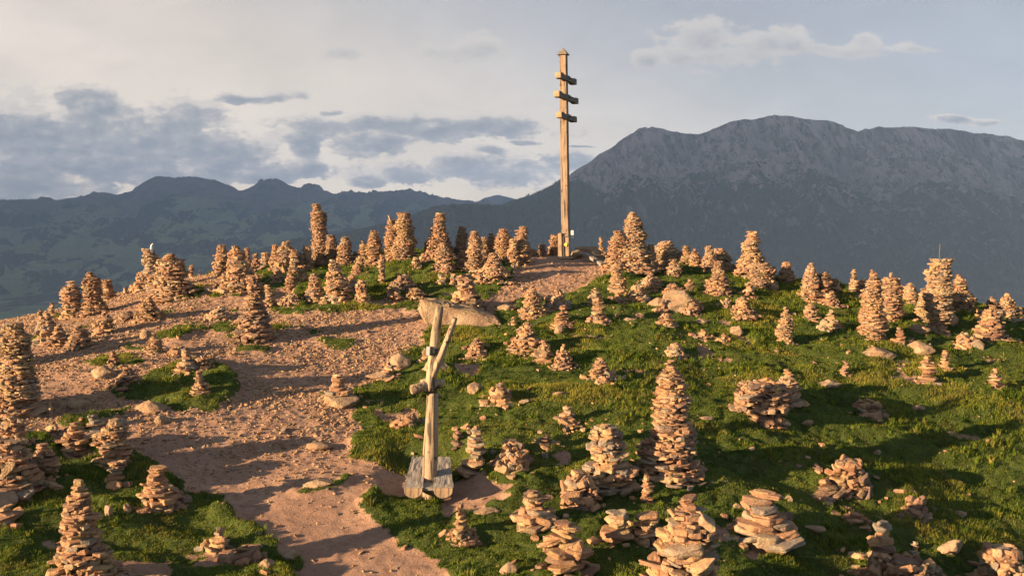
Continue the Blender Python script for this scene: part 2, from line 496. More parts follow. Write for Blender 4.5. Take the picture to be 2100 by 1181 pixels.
# ------------------------------------------------------------------ cairns
# x, base row, top row, width low, width high, build, lean, label
# build: T tower of flat stones, K cone, D dome, P loose pile, S few big slabs
CA = [
(30,850,663,82,44,'T',0,"stout lichened cairn tower standing on a mossy boulder at the picture's left edge"),
(95,705,643,52,14,'K',0,"ragged cairn between the edge tower and the three slim ridge towers"),
(107,648,621,16,7,'T',0,"little stone stack on the ridge line left of the three slim towers"),
(83,650,636,15,6,'P',0,"tiny heap of stones outlined on the ridge far left of the three slim towers"),
(150,652,578,35,26,'T',0,"slim flat-topped tower, first of the three slim ridge towers from the left"),
(188,644,559,43,20,'T',0,"tallest and middle one of the three slim ridge towers"),
(218,616,574,30,14,'T',0,"shortest and rightmost of the three slim ridge towers"),
(120,712,668,38,16,'K',0,"small reddish cairn at the foot of the flat-topped slim ridge tower"),
(162,718,668,50,22,'K',0,"broad low cairn on a pale slab below the middle slim ridge tower"),
(214,687,638,42,10,'K',0,"low cairn with a thin upright stone, below the shortest slim ridge tower"),
(305,660,610,62,10,'K',0,"bushy wide cairn on bare gravel below the big twin-peaked cairn"),
(262,658,640,36,14,'P',0,"flat spill of stones on the gravel beside the bushy wide cairn"),
(295,668,655,22,8,'T',0,"tiny stack on a round grey boulder on the gravel slope"),
(318,722,690,38,16,'T',0,"small neat cairn on the gravel slope below the round grey boulder"),
(292,597,560,42,12,'P',0,"heap of leaning slabs on the ridge left of the big twin-peaked cairn"),
(256,604,591,14,8,'P',0,"two or three stones on the ridge line left of the leaning slabs"),
(321,600,512,34,26,'T',-4,"narrow leaning left peak of the big twin-peaked cairn, with a white stick on top"),
(354,615,521,78,24,'T',0,"thick well laid right peak of the big twin-peaked cairn"),
(393,562,545,13,8,'P',0,"small round stone heap on the ridge just right of the big twin-peaked cairn"),
(409,561,553,4,3,'T',0,"single upright sliver of stone standing on the bare ridge"),
(456,563,502,34,12,'T',0,"pointed left half of the double cairn above the bare left ridge"),
(480,566,507,52,18,'K',0,"broad right half of the double cairn above the bare left ridge"),
(487,600,528,72,20,'K',0,"dark shaded cone of slabs in front of the double cairn"),
(508,548,509,12,8,'T',0,"slim little tower on the ridge right of the double cairn"),
(524,546,521,18,8,'K',0,"dark stubby cairn beside the slim little ridge tower"),
(453,657,629,50,10,'P',0,"low scattered cairn alone in the middle of the left gravel slope"),
(523,705,566,74,18,'S',0,"big cairn of thick blocks on a grass hump beside the gravel path"),
(550,630,585,26,8,'T',0,"thin cairn tucked behind the big block cairn on the grass hump"),
(545,545,520,18,13,'D',0,"stubby rounded cairn at the left end of the crowded ridge"),
(565,551,503,22,9,'T',0,"thin pointed tower next to the stubby rounded cairn on the crowded ridge"),
(588,553,496,30,18,'T',0,"round-headed tower left of the tall leaning column"),
(605,560,513,22,13,'T',0,"yellowish short tower in front of the round-headed tower"),
(628,551,505,24,10,'T',0,"slender tower between the yellowish short tower and the tall leaning column"),
(615,553,518,14,8,'T',0,"narrow stack squeezed beside the yellowish short tower"),
(578,560,536,40,14,'P',0,"rubble with a yellow slab below the round-headed tower"),
(651,541,521,18,8,'K',0,"small shaded cone at the foot of the tall leaning column"),
(662,540,419,32,20,'T',-4,"tallest slender column of stones on the ridge, leaning slightly left"),
(682,542,482,26,14,'T',0,"shorter column leaning against the tallest slender column"),
(708,547,487,32,12,'T',0,"cairn with a wide pale slab for a hat, right of the tallest column"),
(728,532,516,13,9,'P',0,"small knot of stones between the slab-hatted cairn and its right neighbour"),
(744,538,495,22,8,'K',0,"small pointed cairn leaning on the bottle-shaped cairn"),
(768,542,474,34,12,'T',0,"bottle-shaped cairn left of the two-legged cairn"),
(784,581,522,16,10,'T',0,"very thin crooked stack standing in front of the bottle-shaped cairn"),
(803,538,450,20,20,'T',0,"narrow left leg of the two-legged cairn, an upright slab on its head"),
(828,534,437,40,26,'T',0,"thick right leg of the two-legged cairn"),
(567,579,551,30,9,'K',0,"low cairn on the turf under the rubble with the yellow slab"),
(597,597,557,28,9,'K',0,"small pointed cairn on the turf left of the broad stepped cairn"),
(620,577,545,28,11,'K',0,"pointed cairn behind the small one on the turf, below the slender towers"),
(684,625,534,56,14,'K',0,"high pointed right side of the broad stepped cairn on the turf"),
(645,619,561,34,16,'K',0,"lower left shoulder of the broad stepped cairn on the turf"),
(722,604,568,30,12,'K',0,"knobbly cairn just right of the broad stepped cairn"),
(745,623,574,28,12,'K',0,"dark-footed cairn near the path edge right of the broad stepped cairn"),
(732,562,541,26,9,'K',0,"little cairn on the turf under the slab-hatted cairn"),
(600,628,604,46,10,'P',0,"pile of tilted slabs sliding to the left on the mossy turf"),
(823,592,568,52,14,'P',0,"long rubble bank on the turf below the two-legged cairn"),
(808,622,592,32,12,'P',0,"dark rubble by the path below the long rubble bank"),
(852,549,528,22,7,'K',0,"tiny cairn to the right of the two-legged cairn's foot"),
(871,538,520,26,10,'P',0,"low stone pile between the two-legged cairn and the huge cone"),
(850,618,592,34,14,'D',0,"small dome of stones on a mossy hump behind the pale boulder"),
(904,537,438,56,12,'K',0,"huge cone of stones on the crowded ridge, tallest left of the timber cross"),
(912,556,500,44,16,'K',0,"jumbled cairn in front of the huge cone"),
(946,530,466,30,9,'T',0,"sharp peaked tower first to the right of the huge cone"),
(949,550,515,28,10,'K',0,"low cairn below the sharp peaked tower"),
(973,560,475,34,12,'T',0,"pagoda-like tower in front of the sharp peaked tower"),
(991,535,487,26,11,'K',0,"shaded shoulder cairn right of the pagoda-like tower"),
(1008,522,480,22,10,'T',0,"dark narrow cairn behind the bulky shouldered cairn"),
(1033,532,471,48,13,'K',0,"bulky shouldered cairn left of the cairn with outstretched arms"),
(1065,545,465,42,11,'T',3,"cairn with outstretched arms formed by a wide slab near its top"),
(1052,548,491,24,12,'K',0,"side heap leaning on the cairn with outstretched arms"),
(1012,577,520,64,12,'K',0,"spreading cone at the left verge of the upper path"),
(915,566,543,26,9,'P',0,"stones heaped on the turf below the jumbled cairn"),
(905,582,563,20,8,'P',0,"small stone heap behind the cairn on the pale boulder"),
(931,584,563,24,9,'P',0,"stone heap directly above the cairn on the pale boulder"),
(952,641,566,64,20,'S',0,"cairn of thick blocks built on the long pale boulder"),
(985,582,560,18,7,'K',0,"small cairn under the spreading cone, by the turf edge"),
(1138,524,482,26,12,'T',0,"reddish cairn right beside the foot of the timber cross"),
(1112,525,502,20,9,'K',0,"dark stubby cairn left of the reddish one at the timber cross"),
(1107,528,512,8,6,'T',0,"tiny bright stack in front of the dark stubby cairn by the cross"),
(1090,526,512,22,9,'D',0,"dark low dome of stones on the skyline between path and cross"),
(1232,506,487,10,7,'T',0,"tiny tower standing up behind the flat rock platform"),
(1236,531,508,10,8,'T',0,"slim stack at the right end of the flat rock platform"),
(1297,556,437,70,10,'T',0,"great peaked cairn right of the timber cross, the highest on that side"),
(1264,553,474,48,20,'T',0,"stepped left flank of the great peaked cairn"),
(1267,600,542,30,14,'T',0,"twisted cairn on the grass under the great peaked cairn"),
(1091,652,589,52,10,'K',0,"dark layered slab cairn with a small head, beside the lit path bend"),
(1123,641,610,22,9,'P',0,"shaded rubble on the right side of the dark layered slab cairn"),
(1146,635,594,40,9,'P',0,"cairn with one large rectangular block and stones winged on top"),
(1154,669,626,40,9,'K',0,"neat egg-shaped cairn of small stones below the winged cairn"),
(1220,628,592,32,11,'K',0,"shaded cairn with a pale triangular foot stone"),
(1229,665,611,44,8,'K',0,"pointed cairn on the turf right of the egg-shaped cairn"),
(1053,672,650,16,7,'T',0,"tiny stack on the grass right of the long pale boulder"),
(1270,622,594,32,11,'P',0,"heap of stones left in the long rubble row beneath the twisted cairn"),
(1308,618,589,48,12,'P',0,"middle heap in the long rubble row beneath the twisted cairn"),
(1335,598,560,48,9,'K',0,"spiky cairn at the upper end of the long rubble row"),
(1335,550,502,32,9,'K',0,"black shaded cairn hidden beside the great peaked cairn"),
(1365,549,496,54,10,'D',0,"dark dome-shaped cairn on the skyline right of the great peaked cairn"),
(1405,542,505,24,9,'T',0,"bright lit cairn at the right shoulder of the dark dome"),
(1427,548,511,30,8,'K',0,"dark cone behind the bright lit cairn on the skyline"),
(1382,566,533,28,13,'T',0,"short square cairn on a grass hump below the dark dome"),
(1452,560,506,32,10,'T',0,"lit pointed cairn in front of the shaded mound, left of the chimney tower"),
(1479,553,511,40,14,'D',0,"shaded mound of stones behind the lit pointed cairn"),
(1474,603,538,50,9,'K',0,"tall knobbly cone on the slope between dark dome and chimney tower"),
(1541,572,477,54,18,'T',0,"square chimney tower on a flaring base, highest on the right ridge"),
(1513,563,541,24,10,'P',0,"small rubble at the left foot of the chimney tower"),
(1568,593,541,50,20,'D',0,"rounded cairn leaning on the chimney tower's right foot"),
(1535,608,580,30,10,'P',0,"stones tumbled below the rounded cairn"),
(1612,581,538,32,12,'T',0,"lone blunt tower right of the chimney tower"),
(1662,617,541,42,9,'T',0,"fine tapering cairn with a sharp tip on the right slope"),
(1688,612,558,32,14,'T',0,"shaded blunt cairn leaning behind the fine tapering cairn"),
(1711,602,573,28,14,'P',0,"squat cairn with a large orange slab right of the shaded blunt cairn"),
(1706,629,598,36,8,'K',0,"small cone just below the squat cairn with the orange slab"),
(1414,600,573,24,7,'K',0,"little pointed cairn above the big round boulder"),
(1380,604,583,42,12,'P',0,"low rubble strung out above the big round boulder"),
(1412,646,614,42,18,'D',0,"dumpy cairn in front of the big round boulder"),
(1404,609,596,12,6,'P',0,"three small stones perched on the big round boulder"),
(1359,645,616,22,7,'K',0,"tiny stack at the left side of the big round boulder"),
(1367,673,646,38,20,'T',0,"flat dark stack of thin slabs below the big round boulder"),
(1488,631,612,26,10,'P',0,"small heap left of the wide triangular cairn"),
(1523,651,609,52,8,'K',0,"wide triangular cairn on open grass right of the big round boulder"),
(1610,706,631,38,10,'T',0,"tall slim lighthouse-like cairn alone on the open grass"),
(1662,656,622,36,8,'K',0,"two-headed low cairn below the fine tapering cairn"),
(1702,675,636,46,9,'K',0,"cairn with dark upper half and pale wide foot on the right meadow"),
(1440,699,677,42,8,'P',0,"heap of lit stones on a flat slab in the upper meadow"),
(1484,706,686,34,6,'P',0,"three leaning slabs pointing down to the right in the upper meadow"),
(1750,602,553,20,8,'T',0,"thin cairn on the skyline right of the squat orange-slab cairn"),
(1768,609,573,26,12,'K',0,"rough cairn between the thin skyline cairn and the pillar cairn"),
(1789,602,554,36,5,'K',0,"black spire cairn seen behind the pillar cairn"),
(1787,695,577,48,30,'T',0,"sturdy pillar cairn in front of the black spire cairn"),
(1825,657,571,42,36,'T',0,"straight column with an upright pointed stone like a finger on top"),
(1866,627,580,36,9,'T',0,"beehive cairn between the finger-stone column and the rod tower"),
(1896,660,592,28,18,'T',0,"dark shaded tower touching the left side of the rod tower"),
(1922,684,532,36,54,'T',0,"tall top-heavy tower with a thin metal rod on top"),
(1963,632,565,34,20,'T',0,"tower just behind and right of the rod tower"),
(1962,640,600,60,40,'D',0,"dark shaded heap filling the gap right of the rod tower"),
(2033,696,628,52,20,'T',0,"heavy barrel-shaped cairn near the right picture edge"),
(2031,645,609,30,7,'K',0,"black little cone behind the barrel-shaped cairn"),
(2008,657,635,26,10,'P',0,"small heap left of the barrel-shaped cairn's shoulder"),
(2065,653,602,46,10,'K',0,"stepped pyramid cairn on the skyline at the far right"),
(2091,651,631,16,8,'P',0,"small stone clump at the right picture edge on the skyline"),
(1984,716,684,58,10,'P',0,"sprawling low cairn on grass left of the barrel-shaped cairn's foot"),
(1845,707,671,34,8,'K',0,"small cone of flat stones on grass right of the sturdy pillar cairn"),
(1893,679,664,12,5,'P',0,"two stones perched on a pale boulder under the rod tower"),
(1787,717,708,14,7,'P',0,"small stones lying on a broad pale rock below the sturdy pillar cairn"),
(1902,787,731,36,20,'T',0,"short ladder-like stack of thin slabs, left one of the meadow pair"),
(1936,759,718,24,9,'T',0,"short crooked stack, right one of the meadow pair"),
(1732,774,741,20,7,'T',0,"tiny bright stack alone in the middle of the right meadow"),
(2040,796,757,38,8,'K',0,"small pointed pile on open grass by the right picture edge"),
(1560,868,785,104,70,'D',0,"broad drum of steep set slabs in the middle of the meadow"),
(1608,828,758,62,14,'K',0,"upright cairn leaning behind the broad drum of slabs"),
(1374,985,738,114,22,'T',0,"biggest tall tapering tower in the front half of the meadow"),
(1325,1034,972,28,9,'T',0,"slender stack at the left foot of the biggest tapering tower"),
(1384,736,704,46,12,'P',0,"low cairn peeking out right behind the biggest tower's tip"),
(1778,852,819,66,14,'P',0,"flat mound of grey and pink stones right of the broad drum"),
(1232,780,735,36,18,'T',0,"five-stone stack on a pink slab in mid meadow"),
(1237,786,768,68,40,'P',0,"ring of flat stones under the five-stone stack"),
(1157,758,706,48,9,'K',0,"small cairn of flat stones right of the wide rubble pyramid"),
(1079,732,664,84,14,'K',0,"wide rubble pyramid on the upper meadow right of the log post"),
(1118,748,700,44,10,'P',0,"shaded rubble tail running down from the wide rubble pyramid"),
(977,738,693,54,8,'K',0,"cairn of chunky blocks right of the forked log post's top"),
(1030,832,786,72,10,'K',0,"low pyramid of leaning stones with a white stone on top"),
(1165,877,832,52,9,'K',0,"small striped cone of thin slabs alone on the grass"),
(978,967,875,54,14,'T',0,"tall cairn right of the log bench"),
(938,909,886,42,10,'P',0,"little pile behind the tall cairn by the log bench"),
(1052,966,902,74,18,'P',0,"slumped cairn of tilted blocks between bench cairn and big block tower"),
(1120,922,894,52,14,'P',0,"low pile of blocks on the grass behind the big block tower"),
(1230,1008,873,104,46,'S',0,"big block tower with a pale stone jutting out at its top right"),
(1185,1040,968,80,26,'P',0,"heap with a large square orange block in front of the big block tower"),
(1250,1000,952,80,60,'D',0,"shaded stone base at the back of the big block tower"),
(1095,1086,1008,92,26,'S',0,"stepped cairn of long flat blocks on the lower grass"),
(945,1115,1032,56,6,'K',0,"dark sharp cone with a long slab leaning on its left"),
(1160,1176,1073,96,46,'S',0,"cairn carrying a large egg-shaped boulder, at the bottom of the picture"),
(1262,1120,1050,72,30,'S',0,"top-heavy cairn with a pale angular cap rock"),
(1322,1106,1052,54,24,'D',0,"shaded squat cairn between the cap-rock cairn and the golden front cairn"),
(1400,1262,1018,172,50,'S',0,"large golden lichened cairn at the bottom edge with a long tilted slab"),
(1563,1132,1007,140,36,'S',0,"wide grey shaded pyramid of big slabs"),
(1738,1016,945,100,36,'P',0,"collapsed cairn sloping down leftwards, its top lit orange"),
(1688,1022,985,80,20,'P',0,"lower spill of the collapsed sloping cairn"),
(1749,1081,1053,60,22,'D',0,"dim little mound of slabs below the collapsed sloping cairn"),
(1880,1069,1032,70,30,'P',0,"shaded loose stone heap on the dark grass at right"),
(1803,1210,1070,96,32,'S',0,"shaded round-topped tower at the bottom right"),
(1838,1262,1150,150,100,'P',0,"bright orange slabs catching the sun at the bottom edge"),
(2045,1240,1125,130,50,'P',0,"shaded heap of blocks in the bottom right corner"),
(1875,1134,1111,24,6,'T',0,"tiny three-stone stack on dark grass right of the round-topped tower"),
(232,755,722,32,9,'K',0,"small red cairn on a pale rock ledge left of the turf island"),
(262,793,755,62,14,'K',0,"dark slab cairn at the turf island's left tip"),
(358,731,715,34,12,'P',0,"loose stones on the gravel above the turf island"),
(380,769,716,44,14,'S',0,"blocky cairn on top of the turf island"),
(420,760,728,46,12,'D',0,"dark cap of slabs on the turf island's high edge"),
(410,806,762,36,14,'T',0,"short stack on the front slope of the turf island"),
(107,895,868,42,10,'P',0,"small flat pile beside the upright slab at lower left"),
(192,887,850,48,14,'K',0,"shaded cairn behind the lichened boulder cairn"),
(150,940,868,72,18,'S',0,"lichened cairn of rounded boulders at lower left"),
(236,950,862,74,40,'T',0,"drum-shaped cairn with a thick capstone beside the path"),
(238,1005,950,38,28,'S',0,"little stack on a five-sided stone below the drum-shaped cairn"),
(22,930,857,66,26,'K',0,"cairn cut by the left picture edge above the red slanted slab"),
(30,1032,905,112,46,'S',0,"big cairn at the left picture edge with a red slanted slab and grey foot boulders"),
(92,1000,910,66,26,'K',0,"rubble cairn right of the red slanted slab"),
(10,1078,1040,52,22,'P',0,"pile of grey stones at the left edge under the big edge cairn"),
(172,1205,985,128,20,'S',0,"large pointed cairn in the lower left corner"),
(328,1052,958,84,32,'S',0,"hat-shaped cairn of blocks on the grass left of the lower path"),
(375,1045,1020,56,24,'P',0,"grey slabs slumped against the hat-shaped cairn"),
(448,1140,1086,60,12,'K',0,"small broken cairn on the grass point beside the lower path"),
(500,1150,1125,70,30,'P',0,"flat reddish rubble beside the small broken cairn"),
(690,836,771,60,20,'S',0,"stack of pale slabs at the grass edge in the middle of the path"),
(797,776,742,40,9,'K',0,"small cairn on a flat rock at the turf corner above the slab stack"),
(874,742,716,30,9,'P',0,"loose stones on the boulders behind the forked log post"),
(833,871,848,60,12,'P',0,"scattered rubble on the turf left of the forked log post"),
]
NO_PARTS_ABOVE = 830      # rows: smaller and farther cairns stay one mesh
cairn_no = 0
STONE_OBJS = 0
CAIRN_AT = {}

def build_cairn(x, by, ty, wb, wt, kind, lean, label, pos=None, dims=None, gname="stone cairns covering the hilltop"):
    global cairn_no, STONE_OBJS
    cairn_no += 1
    r_ = random.Random(1000 + cairn_no)
    if pos is None:
        X0, Y0 = hit(x, by, lambda X, Y: gz(X, Y))
        rb = wb / 2 * Y0 / F
        Yc = Y0 + 0.7 * rb
        u, _ = ray(x, by)
        Xc = u * Yc
        _, vt = ray(x, ty)
        zg = float(gz(Xc, Yc))
        z0 = min(zg, float(gz(Xc, Yc - rb * 0.8))) - 0.05
        H = vt * Yc - z0
        rt = wt / 2 * Yc / F
        rb = wb / 2 * Yc / F
        mpp = Yc / F
    else:
        Xc, Yc = pos; H, rb, rt = dims
        z0 = float(gz(Xc, Yc)) - 0.08; mpp = 0.0065; by = 600
    H = max(H, 0.08)
    kw_ = 1.16 if by < 700 else 1.07
    rb *= kw_; rt *= kw_
    CAIRN_AT[label] = (Xc, Yc, z0, H)
    spx = min(10.5 + (by - 520) * 0.045, 40)          # stone length in photo pixels
    s = spx * mpp * r_.choice((.85, 1.0, 1.0, 1.25))
    if kind == 'S': s *= 1.35
    if kind == 'P': s *= 1.15
    if kind == 'D': s *= 1.05
    s = min(s, max(rb * 1.9, 0.05))
    parts_mode = by > NO_PARTS_ABOVE and H > 0.22 and pos is None
    lod = 0 if (by > 820 and s > 0.12) else (1 if by > 600 or H > 0.8 else 2)
    if pos is not None: lod = 2
    protos = PROTO[lod]
    pw = {'T': 0.75, 'K': 0.95, 'D': 1.6, 'P': 0.85, 'S': 1.0}[kind]
    flat = {'T': (0.11, 0.28), 'K': (0.14, 0.36), 'D': (0.14, 0.34), 'P': (0.20, 0.50), 'S': (0.15, 0.36)}[kind]
    tilt = {'T': 6, 'K': 13, 'D': 11, 'P': 24, 'S': 8}[kind]
    tbase = r_.uniform(0.15, 0.85)
    ell = r_.uniform(0.75, 1.0)
    stones = []
    def tone():
        t = r_.gauss(tbase, 0.30)
        return min(max(t, 0.0), 1.0)
    bulge_ph = r_.uniform(0, 6.28)
    def radius(f):
        if kind == 'D':
            rr = rt + (rb - rt) * math.sqrt(max(0, 1 - f ** 2.0)) if rb >= rt else rb + (rt - rb) * f
        else:
            rr = rt + (rb - rt) * (1 - f) ** pw
        rr *= 1 + 0.10 * math.sin(f * 9 + bulge_ph) + 0.05 * math.sin(f * 23 + bulge_ph * 2) + r_.uniform(-0.10, 0.10)
        if kind in 'TK' and f < 0.13: rr *= 1.22 - f * 1.6
        if kind in 'TK' and f > 0.86 and wt > 14: rr *= 0.68
        return max(rr, s * 0.2)
    z = 0.0
    lx = lean * mpp
    guard = 0; wx_ = wy_ = 0.0
    while z < H and guard < 200:
        guard += 1
        f = min(z / H, 1.0)
        r = radius(f)
        small = 0.62 + 0.38 * (1 - f)
        ss = s * small * r_.uniform(0.85, 1.15)
        th = ss * r_.uniform(*flat)
        wx_ = wx_ * .93 + r_.gauss(0, .05) * max(r, s * .5); wy_ = wy_ * .93 + r_.gauss(0, .04) * max(r, s * .5)
        cx = lx * f * f * 3 + wx_ + r_.uniform(-1, 1) * 0.05 * s
        cy = wy_ + r_.uniform(-1, 1) * 0.04 * s
        if 2 * r < 1.55 * ss:
            w = max(2 * r, ss * 0.5) * r_.uniform(0.92, 1.2)
            th = min(th, w * 0.55)
            if z + th > H * 1.04: th = max(H - z, s * 0.1)
            stones.append([(cx + r_.uniform(-.10, .10) * w, cy + r_.uniform(-.10, .10) * w, z + th / 2),
                           (R(r_.gauss(0, tilt * .5)), R(r_.gauss(0, tilt * .5)), r_.uniform(0, 6.28)),
                           (w, w * r_.uniform(0.65, 0.95), th * 1.12), tone()])
            z += th * 0.88
        else:
            rm = max(r - ss * 0.30, ss * 0.32)
            n = max(3, int(round(2 * math.pi * rm / (ss * 0.62))))
            a0 = r_.uniform(0, 6.28)
            for k in range(n):
                a = a0 + (k + r_.uniform(-.25, .25)) * 2 * math.pi / n
                L = ss * r_.choice((r_.uniform(0.5, 0.85), r_.uniform(.8, 1.2), r_.uniform(1.1, 1.65)))
                t2 = th * r_.uniform(0.55, 1.6)
                rr = rm * r_.uniform(0.82, 1.14)
                yaw = a + math.pi / 2 + r_.gauss(0, 0.45)
                zz = z + th * 0.5 + r_.uniform(-.28, .28) * th
                stones.append([(cx + math.cos(a) * rr, cy + math.sin(a) * rr * ell, max(zz, t2 * 0.25)),
                               (R(r_.gauss(0, tilt)), R(r_.gauss(0, tilt)), yaw),
                               (L, L * r_.uniform(0.5, 0.8), t2 * 1.02), tone()])
            if rm > ss * 0.45:       # core
                stones.append([(cx, cy, z + th * .5), (0, 0, r_.uniform(0, 6)), (rm * 1.5, rm * 1.4 * ell, th * 1.25), tone()])
            z += th * (0.76 if kind != 'P' else 0.66)
    # stones strayed round the foot
    for k in range(r_.randint(1, 4) + (5 if kind in 'PK' else 0)):
        a = r_.uniform(0, 6.28); d = rb * (r_.uniform(0.95, 1.45) if parts_mode else r_.uniform(.9, 1.12))
        L = s * r_.uniform(0.3, 0.8)
        gx, gy = math.cos(a) * d, math.sin(a) * d * ell
        stones.append([(gx, gy, float(gz(Xc + gx, Yc + gy)) - z0 + L * 0.06), (R(r_.gauss(0, 12)), R(r_.gauss(0, 12)), r_.uniform(0, 6)),
                       (L, L * r_.uniform(.6, .9), L * r_.uniform(.3, .5)), tone()])
    for cl, fn in SPECIAL.items():
        if cl in label: fn(stones, s, rb, rt, H, mpp, r_)
    packs = [(protos[r_.randrange(len(protos))], st[0], euler_m(*st[1]), st[2], st[3]) for st in stones]
    if not parts_mode:
        Vv, Tt, tn = join_stones(packs)
        me = np_mesh("cairn", Vv, Tt, tn)
        o = link_mesh("cairn", me, M_STONE, loc=(Xc, Yc, z0))
        tag(o, label, "cairn", gname)
        return o
    root = empty("cairn", (Xc, Yc, z0))
    tag(root, label, "cairn", gname)
    # every stone the photograph shows is a part; the ones behind form the hidden heart
    front, heart = [], []
    for st, pk in zip(stones, packs):
        rx, ry, rz = st[0]; sx, sy, sz = st[2]
        if math.hypot(rx, ry) < rb * 1.02 and ry - 0.3 * sy > 0.15 * rb * ell + 0.02 or (sx > 1.3 * s and kind != 'S' and rx * rx + ry * ry < 0.01):
            heart.append((st, pk))
        else: front.append((st, pk))
    front.sort(key=lambda q: -(q[0][2][0] * q[0][2][2]))
    heart += front[95:]; front = front[:95]
    for st, pk in front:
        proto, loc, Rm, sc, t = pk
        Vv = (proto[0] * np.asarray(sc, np.float32)) @ Rm.T
        me = np_mesh("stone", Vv, proto[1], np.full(len(Vv), t))
        link_mesh("stone", me, M_STONE, parent=root, loc=loc)
        STONE_OBJS += 1
    if heart:
        Vv, Tt, tn = join_stones([h[1] for h in heart])
        o = link_mesh("rear_stones", np_mesh("rear_stones", Vv, Tt, tn), M_STONE, parent=root)
    return root

# stones that give single cairns their own look
def sp_arms(st, s, rb, rt, H, mpp, r): st.append([(0, 0, H * 0.90), (0, 0, 0.1), (26 * mpp, 12 * mpp, 4 * mpp), .6])
def sp_hat(st, s, rb, rt, H, mpp, r): st.append([(0, -.03, H * 0.93), (0.5, 0.1, 0.3), (17 * mpp, 9 * mpp, 12 * mpp), .9])
def sp_finger(st, s, rb, rt, H, mpp, r): st.append([(0, 0, H + 6 * mpp), (0, R(88), 0.3), (17 * mpp, 7 * mpp, 7 * mpp), .75])
def sp_leg(st, s, rb, rt, H, mpp, r):
    st.append([(-1 * mpp, -.05, H - 2 * mpp), (0, R(72), 0.1), (30 * mpp, 8 * mpp, 5 * mpp), .95])
    st.append([(7 * mpp, -.05, H - 12 * mpp), (0.9, 0, 0.2), (18 * mpp, 16 * mpp, 6 * mpp), .98])
def sp_square(st, s, rb, rt, H, mpp, r): st.append([(-18 * mpp, -rb * .75, 32 * mpp), (R(82), 0.05, 0.15), (46 * mpp, 38 * mpp, 16 * mpp), .62])
def sp_jut(st, s, rb, rt, H, mpp, r):
    st.append([(24 * mpp, -.12, H - 12 * mpp), (R(20), R(-8), 0.1), (36 * mpp, 24 * mpp, 15 * mpp), .93])
    st.append([(4 * mpp, -.1, H - 4 * mpp), (R(35), R(-50), 0.1), (38 * mpp, 24 * mpp, 18 * mpp), .2])
def sp_egg(st, s, rb, rt, H, mpp, r):
    st.append([(20 * mpp, -rb * .55, H * .52), (R(75), R(-15), 0.0), (40 * mpp, 46 * mpp, 26 * mpp), .62])
    st.append([(14 * mpp, -.05, H - 8 * mpp), (0, R(10), 0.1), (50 * mpp, 30 * mpp, 13 * mpp), .8])
def sp_cap(st, s, rb, rt, H, mpp, r):
    st.append([(6 * mpp, 0, H - 12 * mpp), (R(12), R(-18), 0.1), (44 * mpp, 36 * mpp, 26 * mpp), .98])
    st.append([(2 * mpp, -.02, H * .38), (0, 0, 0.1), (70 * mpp, 46 * mpp, 24 * mpp), .85])
def sp_gold(st, s, rb, rt, H, mpp, r):
    st.append([(40 * mpp, -rb * .35, H - 42 * mpp), (R(20), R(38), -0.1), (66 * mpp, 36 * mpp, 24 * mpp), .9])
    st.append([(-10 * mpp, -rb * .6, H - 95 * mpp), (R(10), R(-6), 0.05), (88 * mpp, 50 * mpp, 24 * mpp), .95])
    st.append([(24 * mpp, -rb * .8, H - 126 * mpp), (R(20), R(-16), 0.05), (70 * mpp, 40 * mpp, 27 * mpp), .8])
def sp_lean(st, s, rb, rt, H, mpp, r): st.append([(-44 * mpp, -.02, 13 * mpp), (R(15), R(-38), 0.1), (46 * mpp, 22 * mpp, 11 * mpp), .7])
def sp_slant(st, s, rb, rt, H, mpp, r):
    st.append([(14 * mpp, -rb * .75, H * .62), (R(80), R(-58), 0.0), (54 * mpp, 26 * mpp, 8 * mpp), .05])
    st.append([(-10 * mpp, -rb * .85, 18 * mpp), (0, 0, 0.2), (84 * mpp, 50 * mpp, 40 * mpp), .95])
    st.append([(36 * mpp, -rb * .5, 30 * mpp), (R(50), 0, 0.2), (42 * mpp, 50 * mpp, 16 * mpp), 1.0])
def sp_five(st, s, rb, rt, H, mpp, r): st.append([(0, -.04, 12 * mpp), (R(82), 0.1, 0.1), (32 * mpp, 28 * mpp, 20 * mpp), .7])
def sp_drum(st, s, rb, rt, H, mpp, r):
    st.append([(0, -.03, H - 22 * mpp), (0, 0, 0.1), (60 * mpp, 46 * mpp, 19 * mpp), .8])
    st.append([(6 * mpp, -.03, H - 4 * mpp), (0, R(14), 0.1), (42 * mpp, 30 * mpp, 8 * mpp), .6])
def sp_thin(st, s, rb, rt, H, mpp, r): st.append([(7 * mpp, 0, H - 8 * mpp), (0, R(84), 0.1), (14 * mpp, 6 * mpp, 3 * mpp), .7])
def sp_orange(st, s, rb, rt, H, mpp, r): st.append([(5 * mpp, -.05, H * .45), (R(60), R(30), 0.1), (20 * mpp, 16 * mpp, 8 * mpp), .5])
def sp_wing(st, s, rb, rt, H, mpp, r): st.append([(-2 * mpp, -rb * .5, H * .42), (R(75), 0.1, 0.1), (26 * mpp, 16 * mpp, 10 * mpp), .5])
def sp_bright(st, s, rb, rt, H, mpp, r):
    st.append([(40 * mpp, -rb * .5, H * .72), (R(35), R(34), -0.1), (74 * mpp, 44 * mpp, 26 * mpp), .55])
    st.append([(-30 * mpp, -rb * .7, H * .62), (R(20), R(6), -0.1), (52 * mpp, 30 * mpp, 22 * mpp), .6])
    st.append([(0, -rb * .3, H * .88), (R(55), R(-30), 0.1), (36 * mpp, 24 * mpp, 14 * mpp), .55])
def sp_white(st, s, rb, rt, H, mpp, r): st.append([(0, 0, H - 2 * mpp), (0, 0, 0.1), (11 * mpp, 10 * mpp, 9 * mpp), .99])
def sp_yellow(st, s, rb, rt, H, mpp, r): st.append([(-6 * mpp, -rb * .6, H * .3), (R(40), R(12), 0), (22 * mpp, 10 * mpp, 6 * mpp), .85])
